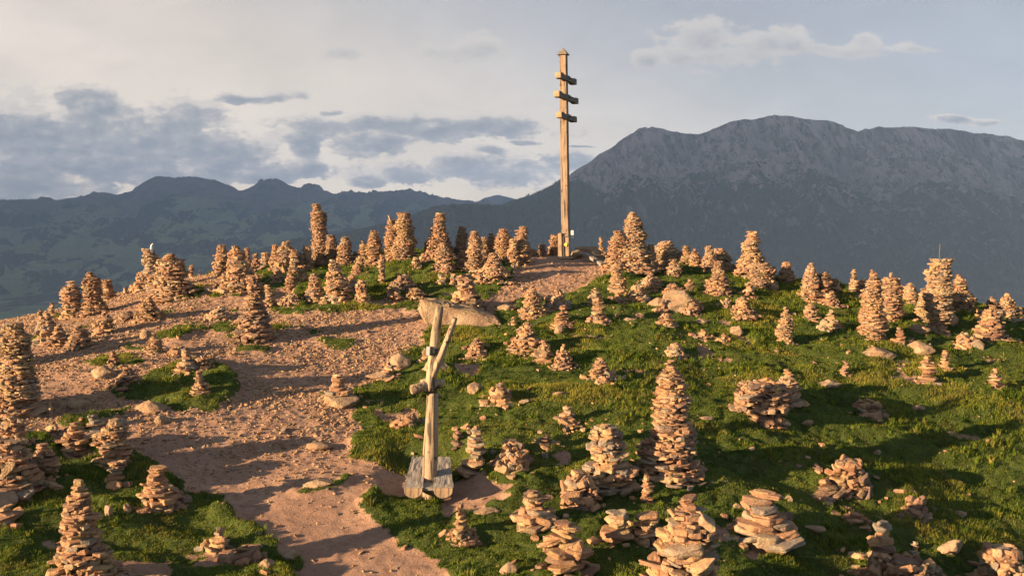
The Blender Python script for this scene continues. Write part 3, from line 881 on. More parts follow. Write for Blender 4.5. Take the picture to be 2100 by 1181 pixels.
SPECIAL = {"outstretched arms formed": sp_arms, "slab for a hat": sp_hat, "like a finger": sp_finger, "an upright slab on its head": sp_leg,
           "large square orange": sp_square, "jutting out": sp_jut, "egg-shaped boulder": sp_egg, "cap rock": sp_cap,
           "large golden": sp_gold, "long slab leaning": sp_lean, "with a red slanted slab": sp_slant, "five-sided": sp_five,
           "thick capstone": sp_drum, "thin upright stone": sp_thin, "with a large orange slab": sp_orange,
           "large rectangular block": sp_wing, "bright orange slabs": sp_bright, "white stone on top": sp_white,
           "rubble with a yellow slab": sp_yellow}

for row in CA:
    build_cairn(*row)

# extra cairns added out of frame to cast shadows into the view
OFF = [((-2.3, 8.3), (1.5, .42, .14)), ((-1.4, 9.3), (1.35, .4, .12)), ((-3.4, 9.0), (1.6, .4, .12)), ((-0.4, 8.6), (1.4, .45, .14)),

       ((-10.9, 16.4), (1.5, .4, .16)), ((-12.4, 19.5), (1.6, .45, .2))]
for k, (p, d) in enumerate(OFF):
    build_cairn(0, 0, 0, 30, 10, 'T', 0, "added cairn out of frame on the sunward side, casting shadow onto the hill",
                pos=p, dims=d, gname="cairns added out of frame to cast shadows")
# ------------------------------------------------------------------ boulders
def boulder_mesh(name, size, seed, sub=4, flatten=0.0):
    bm = bmesh.new()
    bmesh.ops.create_icosphere(bm, subdivisions=sub, radius=0.5)
    from mathutils import noise as mn
    off = Vector((seed * 5.3, seed * 2.9, seed * 1.1))
    # facet by planes
    r = random.Random(seed)
    planes = [(Vector((r.uniform(-1, 1), r.uniform(-1, 1), r.uniform(-.6, 1))).normalized(), r.uniform(.27, .41)) for _ in range(14)]
    for v in bm.verts:
        c = v.co.copy()
        for n, d in planes:
            e = c.dot(n) - d
            if e > 0: c -= n * e * 0.97
        c += c.normalized() * (mn.noise(c * 2.2 + off) * .06 + mn.noise(c * 6 + off) * .035 + abs(mn.noise(c * 9 + off)) * -.03 + mn.noise(c * 18 + off) * .012)
        v.co = c
    for v in bm.verts:
        v.co = Vector((v.co.x * size[0], v.co.y * size[1], v.co.z * size[2]))
    me = bpy.data.meshes.new(name); bm.to_mesh(me); bm.free()
    for p in me.polygons: p.use_smooth = True
    return me

def place_boulder(x, by, w, h, seed, label, depth=0.8, rot=0.2, tiltx=0, tilty=0, sink=0.35, mat=None):
    X, Y = hit(x, by, lambda X, Y: gz(X, Y))
    mpp = Y / F
    W = w * mpp * 1.05; Hh = h * mpp / (1 - sink) * 1.0
    Yc = Y + W * depth * 0.4
    Xc = ray(x, by)[0] * Yc
    me = boulder_mesh("boulder", (W, W * depth, Hh), seed)
    z = float(gz(Xc, Yc))
    o = link_mesh("boulder", me, mat or M_ROCK, loc=(Xc, Yc, z + Hh * (0.5 - sink)), rot=(tiltx, tilty, rot))
    return tag(o, label, "boulder", "boulders and single rocks lying on the hill")

BO = [
(1396,645,96,42,3,"big round boulder in the upper meadow",.8,0),
(1350,628,60,16,31,"half buried rock ledge left of the big round boulder",.6,0),
(299,695,30,24,4,"round grey boulder on the gravel slope with a tiny stack on it",.9,0),
(215,779,64,22,5,"pale rock ledge on the gravel left of the turf island",.8,-.3),
(1146,686,26,14,6,"small rounded boulder on the meadow below the egg-shaped cairn",.8,0),
(1438,667,36,10,7,"flat grey rock on the meadow below the big round boulder",.8,0),
(1510,693,36,18,8,"rounded boulder on the upper meadow right of the leaning slabs",.8,0),
(1797,734,78,24,9,"broad pale rock with small stones on it below the sturdy pillar cairn",.7,-.2),
(1888,735,58,20,10,"pale pointed rock left of the meadow pair of stacks",.7,-.3),
(1883,690,46,16,11,"flat pale rock at the rod tower's left foot",.7,-.2),
(1948,667,36,22,12,"pale angular boulder at the rod tower's right foot",.8,.2),
(1906,720,13,12,13,"single reddish cube-like stone lying above the meadow pair of stacks",.8,.2),
(1700,797,66,14,14,"low grassy-edged rock lying in the right meadow",.6,0),
(976,812,36,18,15,"small grey rock left of the low pyramid of leaning stones",.8,.3),
(820,762,60,26,16,"orange boulder behind the forked log post, left of two",.8,.2),
(893,766,66,34,17,"grey boulder behind the forked log post",.8,-.2),
(780,781,70,14,18,"flat rock under the small cairn at the turf corner",.7,.1),
(700,842,84,26,19,"pale flat rock under the stack of slabs in mid path",.7,.1),
(1952,1141,72,26,20,"long pale wedge-shaped boulder on the dark grass at bottom right",.5,.25),
(1042,1178,38,22,21,"grey rounded rock at the bottom edge right of the path",.8,.1),
(548,1168,40,16,22,"low rock sunk in the path edge near the bottom",.8,.1),
(598,1154,42,14,40,"flat grey rock at the path edge beside the small broken cairn",.7,.1),
(105,857,12,34,23,"upright pointed slab standing at lower left",.5,.2),
(160,842,50,20,24,"flat cracked boulder beyond the upright pointed slab",.8,.2),
(310,848,70,22,25,"pale flat boulder in the stony hollow under the turf island",.6,.1),
(333,870,34,20,26,"grey boulder at the mouth of the stony hollow",.8,.3),
(60,856,80,34,27,"dark mossy foot boulder of the stout edge tower",.7,0),
(223,1062,26,20,28,"grey stone on the grass right of the large pointed corner cairn",.8,.1),
(262,1056,20,20,29,"pointed red stone left of the hat-shaped cairn",.8,.4),
(655,928,64,14,30,"smooth bedrock hump breaking through the path",.7,.1),
(655,1002,90,14,32,"second bedrock hump in the path by the grass tongue",.6,.1),
(1290,1015,64,20,33,"flat pale rock behind the slender stack",.6,.1),
(1040,640,40,12,34,"low rock at the bend of the upper path",.6,.1),
(1400,1130,20,10,35,"small stone on the grass by the golden front cairn",.8,.1),
(1665,1098,60,12,36,"long flat stone in dark grass right of the wide grey pyramid",.4,-.4),
(1510,1043,24,10,37,"lone flat stone above the wide grey pyramid",.7,.1),
(1800,935,16,10,38,"small lit stone above the collapsed sloping cairn",.8,.1),
(1970,1060,28,9,39,"flat stone on the dark grass at far right",.7,.1),
(1885,845,34,9,41,"low flat stone on the right meadow beyond the flat mound",.6,.1),
(1145,815,60,8,42,"thin pink slab lying in mid meadow under the five-stone stack",.5,.1),
(1447,862,36,7,43,"flat pink stone between the biggest tower and the broad drum",.5,.1),
(1655,878,28,12,44,"red stone on the grass right of the broad drum",.6,.1),
(1585,598,34,14,45,"grey slab at the foot of the rounded cairn",.6,.1),
(1000,1060,60,10,46,"broken flat stone beside the bare earth patch",.5,.2),
(1290,660,30,8,47,"half sunk stone on the meadow left of the dark slab stack",.6,.1),
(1345,640,22,8,48,"small flat rock left of the dumpy cairn",.6,.1),
]
for row in BO:
    x, by, w, h, seed, label, depth, rot = row
    kw = {}
    if seed == 23: kw = dict(sink=0.15)
    if seed in (1,): kw = dict(sink=0.25)
    if seed == 20: kw = dict(tilty=R(-16))
    place_boulder(x, by, w, h, seed, label, depth, rot, **kw)

# the long boulder, thick and blunt at its near end, tapering away to the right
def long_boulder():
    from mathutils import noise as mn
    Yq = hit(900, 668, lambda X, Y: gz(X, Y))[1] + .1
    bm = bmesh.new()
    front = [(854, 631), (860, 613), (906, 622), (945, 640), (990, 648), (1018, 652), (1031, 668), (1006, 678), (970, 685), (935, 688), (902, 682), (878, 668)]
    back = [(866, 609), (905, 612), (945, 622), (985, 632), (1012, 644), (1026, 656)]
    for p in front: bm.verts.new(wp0(p[0], p[1], Yq + (.12 if p[1] < 655 else 0)))
    for p in back: bm.verts.new(wp0(p[0], p[1], Yq + .62))
    for p in back: bm.verts.new(wp0(p[0], p[1] + 40, Yq + .8))
    res = bmesh.ops.convex_hull(bm, input=bm.verts)
    junk = [e for e in res['geom_interior'] if isinstance(e, bmesh.types.BMVert)]
    if junk: bmesh.ops.delete(bm, geom=junk, context='VERTS')
    bmesh.ops.bevel(bm, geom=list(bm.edges), offset=.035, segments=2, affect='EDGES', clamp_overlap=True)
    for it in range(4):
        le = [e for e in bm.edges if e.calc_length() > .05]
        bmesh.ops.subdivide_edges(bm, edges=le, cuts=1)
        bmesh.ops.triangulate(bm, faces=bm.faces)
    bm.normal_update()
    for v in bm.verts:
        c = v.co
        d = mn.noise(c * 1.6) * .05 - abs(mn.noise(c * 2.6)) * .06 + mn.noise(c * 7) * .018 + mn.noise(c * 17) * .008
        v.co = c + v.normal * d
    me = bpy.data.meshes.new("boulder"); bm.to_mesh(me); bm.free()
    for p in me.polygons: p.use_smooth = True
    tag(link_mesh("boulder", me, M_ROCK), "long pale boulder, blunt at one end, carrying a block cairn", "boulder", "boulders and single rocks lying on the hill")
def wp0(px, py, Y):
    u, v = ray(px, py); return Vector((u * Y, Y, v * Y))
long_boulder()

# ------------------------------------------------------------------ timber pieces
def box_mesh(name, sx, sy, sz, bevel=0.008, taper=1.0, jitter=0.0, seed=0, cuts=0):
    bm = bmesh.new()
    bmesh.ops.create_cube(bm, size=1.0)
    if cuts:
        ax = max(range(3), key=lambda k: (sx, sy, sz)[k])
        es = [e for e in bm.edges if abs((e.verts[0].co - e.verts[1].co)[ax]) > 0.9]
        bmesh.ops.subdivide_edges(bm, edges=es, cuts=cuts)
    r = random.Random(seed)
    for v in bm.verts:
        k = 1 + (taper - 1) * (v.co.z + 0.5)
        v.co = Vector((v.co.x * sx * k, v.co.y * sy * k, v.co.z * sz))
        if jitter: v.co += Vector((r.uniform(-1, 1), r.uniform(-1, 1), r.uniform(-1, 1))) * jitter
    if bevel: bmesh.ops.bevel(bm, geom=list(bm.edges), offset=bevel, segments=2, affect='EDGES', clamp_overlap=True)
    me = bpy.data.meshes.new(name); bm.to_mesh(me); bm.free()
    return me

def log_mesh(name, pts, radii, seed=0, seg=20, rough=0.06, step=0.05, squash=None):
    """a rough log following pts"""
    from mathutils import noise as mn
    P = [Vector(p) for p in pts]
    # resample with Catmull-Rom
    L = [0.0]
    for a, b in zip(P, P[1:]): L.append(L[-1] + (b - a).length)
    n = max(3, int(L[-1] / step))
    ts = np.linspace(0, L[-1], n + 1)
    C = [np.array(crom(L, [p[k] for p in P], ts)) for k in range(3)]
    Rr = np.interp(ts, L, radii)
    bm = bmesh.new()
    rings = []
    off = Vector((seed * 9.1, seed * 3.3, 0))
    for i in range(n + 1):
        c = Vector((C[0][i], C[1][i], C[2][i]))
        j0, j1 = max(i - 1, 0), min(i + 1, n)
        d = Vector((C[0][j1] - C[0][j0], C[1][j1] - C[1][j0], C[2][j1] - C[2][j0])).normalized()
        up = Vector((0, 1, 0)) if abs(d.y) < 0.9 else Vector((1, 0, 0))
        xax = d.cross(up).normalized(); yax = xax.cross(d).normalized()
        ring = []
        for k in range(seg):
            a = 2 * math.pi * k / seg
            dirv = xax * math.cos(a) + yax * math.sin(a)
            q = Vector((math.cos(a) * 1.5, math.sin(a) * 1.5, ts[i] * 0.9)) + off
            kk = 1 + rough * (mn.noise(q) * 1.6 + mn.noise(q * 3.1) * 0.7)
            kk -= rough * 0.9 * max(0, mn.noise(Vector((math.cos(a) * 5, math.sin(a) * 5, ts[i] * 0.5)) + off) - 0.2)
            e = 1.0
            if i == 0 or i == n: e = 0.90
            ring.append(bm.verts.new(c + dirv * Rr[i] * kk * e))
        rings.append(ring)
    for r0, r1 in zip(rings, rings[1:]):
        for k in range(seg):
            bm.faces.new((r0[k], r0[(k + 1) % seg], r1[(k + 1) % seg], r1[k]))
    bm.faces.new(list(reversed(rings[0]))); bm.faces.new(rings[-1])
    bmesh.ops.recalc_face_normals(bm, faces=bm.faces)
    me = bpy.data.meshes.new(name); bm.to_mesh(me); bm.free()
    for p in me.polygons: p.use_smooth = len(p.vertices) == 4
    return me

# summit cross ------------------------------------------------------
YC = 31.0
m31 = YC / F
def wp(px, py, Y):
    u, v = ray(px, py); return Vector((u * Y, Y, v * Y))
bpt = wp(1161, 516, YC); tpt = wp(1155, 113, YC)
zb = float(gz(bpt.x, YC)) - 0.1
Hc = tpt.z - zb
cross = empty("summit_cross", (bpt.x, YC, zb), (0, -math.atan2(bpt.x - tpt.x, Hc), -R(20)))
tag(cross, "tall square timber cross post with three short dark crossbeams on the hilltop", "cross")
S = 15.6 * m31
link_mesh("post", box_mesh("post", S, S * .9, Hc, 0.012, 0.93, 0.004, 3, 14), M_LARCH, cross, (0, 0, Hc / 2))
bm = bmesh.new()
bmesh.ops.create_cone(bm, cap_ends=True, segments=4, radius1=S * 0.98, radius2=0.01, depth=0.22)
me = bpy.data.meshes.new("cap"); bm.to_mesh(me); bm.free()
link_mesh("cap", me, M_BEAM, cross, (0, 0, Hc + 0.11), (0, 0, R(45)))
for row, L in ((162, 1.70), (201, 2.05), (241, 1.65)):
    zz = wp(1157, row, YC).z - zb
    # beams run along the post's y axis (nearly end-on to the camera)
    bmh = box_mesh("crossbeam", 1, 1, 1, 0)
    bpy.data.meshes.remove(bmh)
    bm = bmesh.new()
    secs = [(-L / 2, .095, .088), (-L / 2 + .28, .095, .088), (-L / 2 + .36, .075, .070), (-.20, .075, .070), (-.14, .09, .085), (.14, .09, .085),
            (.20, .075, .070), (L / 2 - .36, .075, .070), (L / 2 - .28, .095, .088), (L / 2, .095, .088)]
    rg = []
    for yy, hx, hz in secs:
        rg.append([bm.verts.new((sx * hx, yy, sz * hz)) for sx, sz in ((-1, -1), (1, -1), (1, 1), (-1, 1))])
    for a, b in zip(rg, rg[1:]):
        for k in range(4): bm.faces.new((a[k], a[(k + 1) % 4], b[(k + 1) % 4], b[k]))
    bm.faces.new(rg[0][::-1]); bm.faces.new(rg[-1])
    bmesh.ops.recalc_face_normals(bm, faces=bm.faces)
    me = bpy.data.meshes.new("crossbeam"); bm.to_mesh(me); bm.free()
    cb = link_mesh("crossbeam", me, M_BEAM, cross, (S * .5 - .035, 0, zz), (0, 0, 0))
    e = link_mesh("beam_end", box_mesh("beam_end", .184, .02, .17, .004), M_ENDGRAIN, cb, (0, -L / 2 - .008, 0))
    bm = bmesh.new(); bmesh.ops.create_cone(bm, cap_ends=True, segments=8, radius1=.03, radius2=.025, depth=.03)
    me = bpy.data.meshes.new("bolt"); bm.to_mesh(me); bm.free()
    link_mesh("bolt", me, M_METAL, cb, (.115, 0, 0), (0, R(90), 0))
link_mesh("support_post", box_mesh("support_post", .15, .16, .85, .02, .96, .003, 5, 4), M_LARCH, cross, (-.10, -.24, .46))
link_mesh("support_post", box_mesh("support_post", .15, .16, .80, .02, .96, .003, 6, 4), M_LARCH, cross, (.12, -.22, .44))
# iron strap frame, yellow marker, lamp cup, white sign
bm = bmesh.new()
for (x0, z0, x1, z1) in ((.02, .1, .02, .78), (.20, .1, .20, .78), (.02, .78, .20, .78)):
    mtx = Matrix.Translation(((x0 + x1) / 2, 0, (z0 + z1) / 2)) @ Matrix.Diagonal((abs(x1 - x0) + .025, .02, abs(z1 - z0) + .025, 1))
    bmesh.ops.create_cube(bm, size=1, matrix=mtx)
me = bpy.data.meshes.new("iron_strap"); bm.to_mesh(me); bm.free()
link_mesh("iron_strap", me, M_METAL, cross, (0, -.335, 0))
bm = bmesh.new(); bmesh.ops.create_cone(bm, cap_ends=True, segments=16, radius1=.05, radius2=.05, depth=.02)
me = bpy.data.meshes.new("yellow_marker"); bm.to_mesh(me); bm.free()
link_mesh("yellow_marker", me, M_YELLOW, cross, (.10, -.345, .52), (R(90), 0, 0))
bm = bmesh.new(); bmesh.ops.create_uvsphere(bm, u_segments=12, v_segments=8, radius=.05)
me = bpy.data.meshes.new("lamp_cup"); bm.to_mesh(me); bm.free()
link_mesh("lamp_cup", me, M_GREYMETAL, cross, (.10, -.36, .12))
link_mesh("sign_plate", box_mesh("sign_plate", .09, .03, .26, .006), M_WHITE, cross, (.235, -.06, .83), (0, 0, R(17)))

# rock platform right of the cross and a fallen plank ----------------
def slab(x, y, w, h, d, seed, label, Y, rz=0.0, ty=0.0):
    c = wp(x, y, Y)
    me = boulder_mesh("boulder", (w * Y / F * 1.1, d, h * Y / F * 1.35), seed, 4)
    o = link_mesh("boulder", me, M_ROCK, loc=c, rot=(0, ty, rz))
    tag(o, label, "boulder", "boulders and single rocks lying on the hill")
slab(1207, 514, 60, 20, .8, 61, "broad flat rock slab at the foot of the timber cross", 31.3, .05, 0)
slab(1184, 521, 34, 18, .7, 62, "yellowish rock wedged against the foot of the timber cross", 30.8, .2, .1)
slab(1222, 527, 34, 12, .7, 63, "shaded rock under the broad slab near the plank", 31.0, .2, .1)
slab(1140, 530, 80, 8, .7, 64, "low rock edge on the earth in front of the timber cross", 30.4, .05, -.05)
p0, p1 = wp(1200, 521, 30.2), wp(1237, 543, 29.2)
d = p1 - p0
plank = link_mesh("plank", box_mesh("plank", d.length, .16, .09, .012, 1, .004, 9, 5), M_GREYWOOD, loc=(p0 + p1) / 2,
                  rot=(0, math.atan2(-d.z, math.hypot(d.x, d.y)), math.atan2(d.y, d.x)))
tag(plank, "squared timber plank slanting down from the rock platform by the cross", "plank")

# rod on the tower, white stick on the twin-peaked cairn --------------
def cairn_at(key):
    for k, v in CAIRN_AT.items():
        if key in k: return v
X, Y, z0, H = cairn_at("metal rod on top")
bm = bmesh.new(); bmesh.ops.create_cone(bm, cap_ends=True, segments=8, radius1=.016, radius2=.012, depth=.46)
me = bpy.data.meshes.new("metal_rod"); bm.to_mesh(me); bm.free()
tag(link_mesh("metal_rod", me, M_GREYMETAL, loc=(X - .0, Y, z0 + H + .16), rot=(0, R(1), 0)), "thin metal rod standing upright on the top-heavy tower", "rod")
X, Y, z0, H = cairn_at("with a white stick")
tag(link_mesh("bleached_stick", log_mesh("bleached_stick", [(0, 0, -.12), (-.01, 0, 0), (0, 0, .10), (.05, 0, .17)], [.035, .04, .03, .012], 4, 10, .1, .02), M_WHITE,
              loc=(X - .07, Y - .1, z0 + H + .02)), "curved white stick on the leaning peak of the twin cairn", "stick")

# log bench and forked log post ---------------------------------------
Xb, Yb = hit(879, 1026, lambda X, Y: float(base_z(X, Y)) + .08 if np.isscalar(Y) else base_z(X, Y) + .08)
mb = Yb / F
nearL, nearR = 828, 929
zt_near = wp(879, 998, Yb).z
gzb = float(gz(ray(879, 1000)[0] * Yb, Yb))
YF = Yb + 1.12
zt_far = wp(883, 936, YF).z
bench = empty("log_bench", (ray(879, 1000)[0] * Yb, Yb, gzb))
tag(bench, "silvery bench of two split half-logs around the forked log post", "bench")
O = Vector(bench.location)
def half_log(a, b, w0, w1, dpt0, dpt1, seed):
    """flat-topped split log from a (near) to b (far)"""
    from mathutils import noise as mn
    bm = bmesh.new(); rings = []
    n, seg = 22, 14
    a, b = Vector(a), Vector(b)
    ax = (b - a).normalized(); side = ax.cross(Vector((0, 0, 1))).normalized(); up = side.cross(ax)
    for i in range(n + 1):
        t = i / n
        c = a.lerp(b, t); w = (w0 + (w1 - w0) * t) / 2; dp = dpt0 + (dpt1 - dpt0) * t
        ring = []
        wl = w * (1 + .05 * mn.noise(Vector((seed, t * 5, 0)))); wr = w * (1 + .05 * mn.noise(Vector((seed + 9, t * 5, 0))))
        for k in range(8):
            q = k / 7
            hh = .012 * mn.noise(Vector((q * 5, t * 7, seed)))
            ring.append(bm.verts.new(c + side * (-wl + (wl + wr) * q) + up * hh))
        for k in range(1, seg):
            an = math.pi * k / seg
            kk = 1 + .05 * mn.noise(Vector((an * 2, t * 5, seed)))
            ring.append(bm.verts.new(c + side * (math.cos(an) * wr) * kk - up * (math.sin(an) ** .7 * dp * kk + .02)))
        rings.append(ring)
    N = len(rings[0])
    side_f = []
    for r0, r1 in zip(rings, rings[1:]):
        for k in range(N): side_f.append(bm.faces.new((r0[k], r0[(k + 1) % N], r1[(k + 1) % N], r1[k])))
    bm.faces.new(rings[0][::-1]); bm.faces.new(rings[-1])
    bmesh.ops.recalc_face_normals(bm, faces=bm.faces)
    me = bpy.data.meshes.new("half_log_seat"); bm.to_mesh(me); bm.free()
    return me
def loc_(px, py, Y): return wp(px, py, Y) - O
for (n0, n1, f0, f1, sd) in ((828, 868, 845, 873, 1), (889, 930, 888, 923, 2)):
    w0 = (n1 - n0) * mb; w1 = (f1 - f0) * YF / F
    a = loc_((n0 + n1) / 2, 998, Yb); b = loc_((f0 + f1) / 2, 936, YF)
    hl = link_mesh("half_log_seat", half_log(a, b, w0, w1, .17, .14, sd), M_GREYWOOD, bench)
    # sawn end
    bm = bmesh.new(); fr, bk = [], []
    for kk in range(13):
        an = math.pi * kk / 12
        px_, pz_ = math.cos(an) * w0 / 2 * .93, -.014 - math.sin(an) ** .7 * .15
        fr.append(bm.verts.new((px_, 0, pz_))); bk.append(bm.verts.new((px_, .03, pz_)))
    bm.faces.new(fr); bm.faces.new(bk[::-1])
    for kk in range(13): bm.faces.new((fr[kk], fr[(kk + 1) % 13], bk[(kk + 1) % 13], bk[kk]))
    bmesh.ops.recalc_face_normals(bm, faces=bm.faces)
    me = bpy.data.meshes.new("sawn_end"); bm.to_mesh(me); bm.free()
    link_mesh("sawn_end", me, M_ENDGRAIN, hl, a + Vector((0, -.022, 0)))
for Yq in (Yb + .62, Yb + .98):
    t = (Yq - Yb) / (YF - Yb)
    zz = (loc_(879, 998, Yb).lerp(loc_(883, 936, YF), t))
    link_mesh("bench_foot", box_mesh("bench_foot", .44, .22, .26, .03, 1, .015, int(Yq * 10), 2), M_GREYWOOD, bench, zz + Vector((0, 0, -.27)))
zz = loc_(878, 998, Yb)
link_mesh("cross_rail", box_mesh("cross_rail", .19, .36, .05, .006), M_GREYWOOD, bench, zz + Vector((0, .20, -.04)))

YP = Yb + 0.42
mp_ = YP / F
pb = wp(881, 988, YP); gzp = float(gz(pb.x, YP)) - .15
post = empty("forked_log_post", (pb.x, YP, gzp))
tag(post, "bleached log post with a forked top and short crosspiece rising from the bench", "wooden post")
O2 = Vector(post.location)
def q(px, py, dy=0.0): return wp(px, py, YP + dy) - O2
link_mesh("lower_log", log_mesh("lower_log", [(q(881, 988).x, 0, 0), q(881, 985), q(883, 930), q(886, 860), q(888, 805)],
          [.125, 15 * mp_, 15 * mp_, 13 * mp_, 12.5 * mp_], 1, 24, .10), M_LOG, post)
link_mesh("upper_log", log_mesh("upper_log", [q(882, 800, -.04), q(884, 770, -.04), q(889, 725, -.03), q(894, 680, -.02), q(903, 628, 0)],
          [11 * mp_, 10.5 * mp_, 10 * mp_, 9 * mp_, 8 * mp_], 2, 20, .13), M_LOG, post)
link_mesh("fork_branch", log_mesh("fork_branch", [q(886, 775, -.05), q(893, 756, -.07), q(905, 728, -.08), q(919, 692, -.06), q(934, 651, -.02)],
          [8 * mp_, 8 * mp_, 7.2 * mp_, 6 * mp_, 5.2 * mp_], 3, 18, .12), M_LOG, post)
cp = link_mesh("crosspiece", log_mesh("crosspiece", [q(843, 799, -.16), q(862, 795, -.1), q(882, 790, .0), q(897, 787, .06), q(910, 782, .12)],
          [10.5 * mp_, 11 * mp_, 10 * mp_, 8 * mp_, 6 * mp_], 4, 18, .14), M_LOG, post)
cp2 = link_mesh("crosspiece", log_mesh("crosspiece", [q(862, 784, .08), q(880, 782, .11), q(896, 789, .10), q(910, 783, .12)],
          [5 * mp_, 8 * mp_, 9 * mp_, 5 * mp_], 5, 14, .10), M_LOG, post)
# wire lashing
bm = bmesh.new()
for k in range(4):
    zc = q(888, 792 + k * 3).z
    cx = q(888, 792).x
    ring = []
    for i in range(20):
        a = 2 * math.pi * i / 20
        ring.append(Vector((cx + math.cos(a) * 13.5 * mp_, math.sin(a) * 14.5 * mp_, zc + math.sin(a + k) * .02)))
    for i in range(20):
        a, b = ring[i], ring[(i + 1) % 20]
        v = [bm.verts.new(a + Vector((0, 0, .008))), bm.verts.new(a - Vector((0, 0, .008))), bm.verts.new(b - Vector((0, 0, .008))), bm.verts.new(b + Vector((0, 0, .008)))]
        bm.faces.new(v)
bmesh.ops.remove_doubles(bm, verts=bm.verts, dist=.001)
bmesh.ops.solidify(bm, geom=list(bm.faces), thickness=.012)
me = bpy.data.meshes.new("lashing"); bm.to_mesh(me); bm.free()
link_mesh("lashing", me, M_METAL, post)
link_mesh("metal_box", box_mesh("metal_box", 9 * mp_, .10, 18 * mp_, .006), M_GREYMETAL, post, q(881, 719, -.10), (0, R(4), R(-25)))
link_mesh("iron_band", box_mesh("iron_band", 20 * mp_, .17, 12 * mp_, .006), M_METAL, post, q(892, 720, -.01))
# ------------------------------------------------------------------ mountains
def ridge_fn(tab):
    u = [ray(a, b)[0] for a, b in tab]; v = [ray(a, b)[1] for a, b in tab]
    return (lambda q: np.interp(q, u, v)), u[0], u[-1]

def mountain(name, tab, Y0, Yb, zb, prof, relief, seed, label, mat, nu=620, nv=240, back=1500, jag=0.0, fl=1.0):
    fn, u0, u1 = ridge_fn(tab)
    us = np.linspace(u0, u1, nu)
    vr = fn(us)
    # t=0 at ridge, 1 at foot; negative = back slope
    ts = np.concatenate([np.linspace(-1, 0, 10)[:-1], np.linspace(0, 1, nv) ** 1.15])
    U, T = np.meshgrid(us, ts)
    Vr = np.broadcast_to(vr, U.shape)
    Yr = Y0 * (1 + 0.05 * fbm(U * 6 + seed, U * 0 + 3, 2, seed))
    zr = Vr * Yr
    Tp = np.clip(T, 0, 1)
    Y = np.where(T >= 0, Yr - Tp * (Yr - Yb), Yr + (-T) * back)
    X = U * np.where(T >= 0, Y, Y)
    g = np.interp(Tp, [p[0] for p in prof], [p[1] for p in prof])
    Z = zb + (zr - zb) * g
    Z = np.where(T < 0, zr - (-T) * back * 0.6, Z)
    env = (sstep(0, 0.035, Tp) * .45 + sstep(0.02, .14, Tp) * .55) * (1 - 0.3 * Tp)
    sx = X / 1000.0; sy = Y / 1000.0
    warp = 0.35 * fbm(sx * 1.2, sy * 1.2, 3, seed + 5)
    ribs = 1 - 2 * np.abs(fbm(sx * 1.9 * fl + warp, sy * 0.55 * fl, 4, seed + 1))         # spurs running downhill
    gul = 1 - 2 * np.abs(fbm(sx * 9 * fl + warp * 3, sy * 2.0 * fl, 4, seed + 2))
    fine = fbm(sx * 26 * fl, sy * 12 * fl, 4, seed + 3)
    Z = Z + env * (relief * ((ribs - .4) * 1.0 + (gul - .5) * 0.42) + relief * 0.20 * fine)
    if jag: Z = Z + jag * np.exp(-(Tp / .02) ** 2) * fbm(sx * 14, sx * 0, 5, seed + 9)
    nyy, nxx = X.shape
    idx = np.arange(nyy * nxx).reshape(nyy, nxx)
    quads = np.stack([idx[:-1, :-1], idx[:-1, 1:], idx[1:, 1:], idx[1:, :-1]], -1).reshape(-1, 4)
    me = np_mesh(name, np.stack([X, Y, Z], -1).reshape(-1, 3), quads[:, ::-1], smooth=True,
                 extra={'slope_t': Tp.ravel(), 'rib': (ribs * .7 + gul * .3).ravel()})
    o = link_mesh(name, me, mat)
    tag(o, label, "mountain", kind='structure')
    return o, (X, Y, Z, Tp)

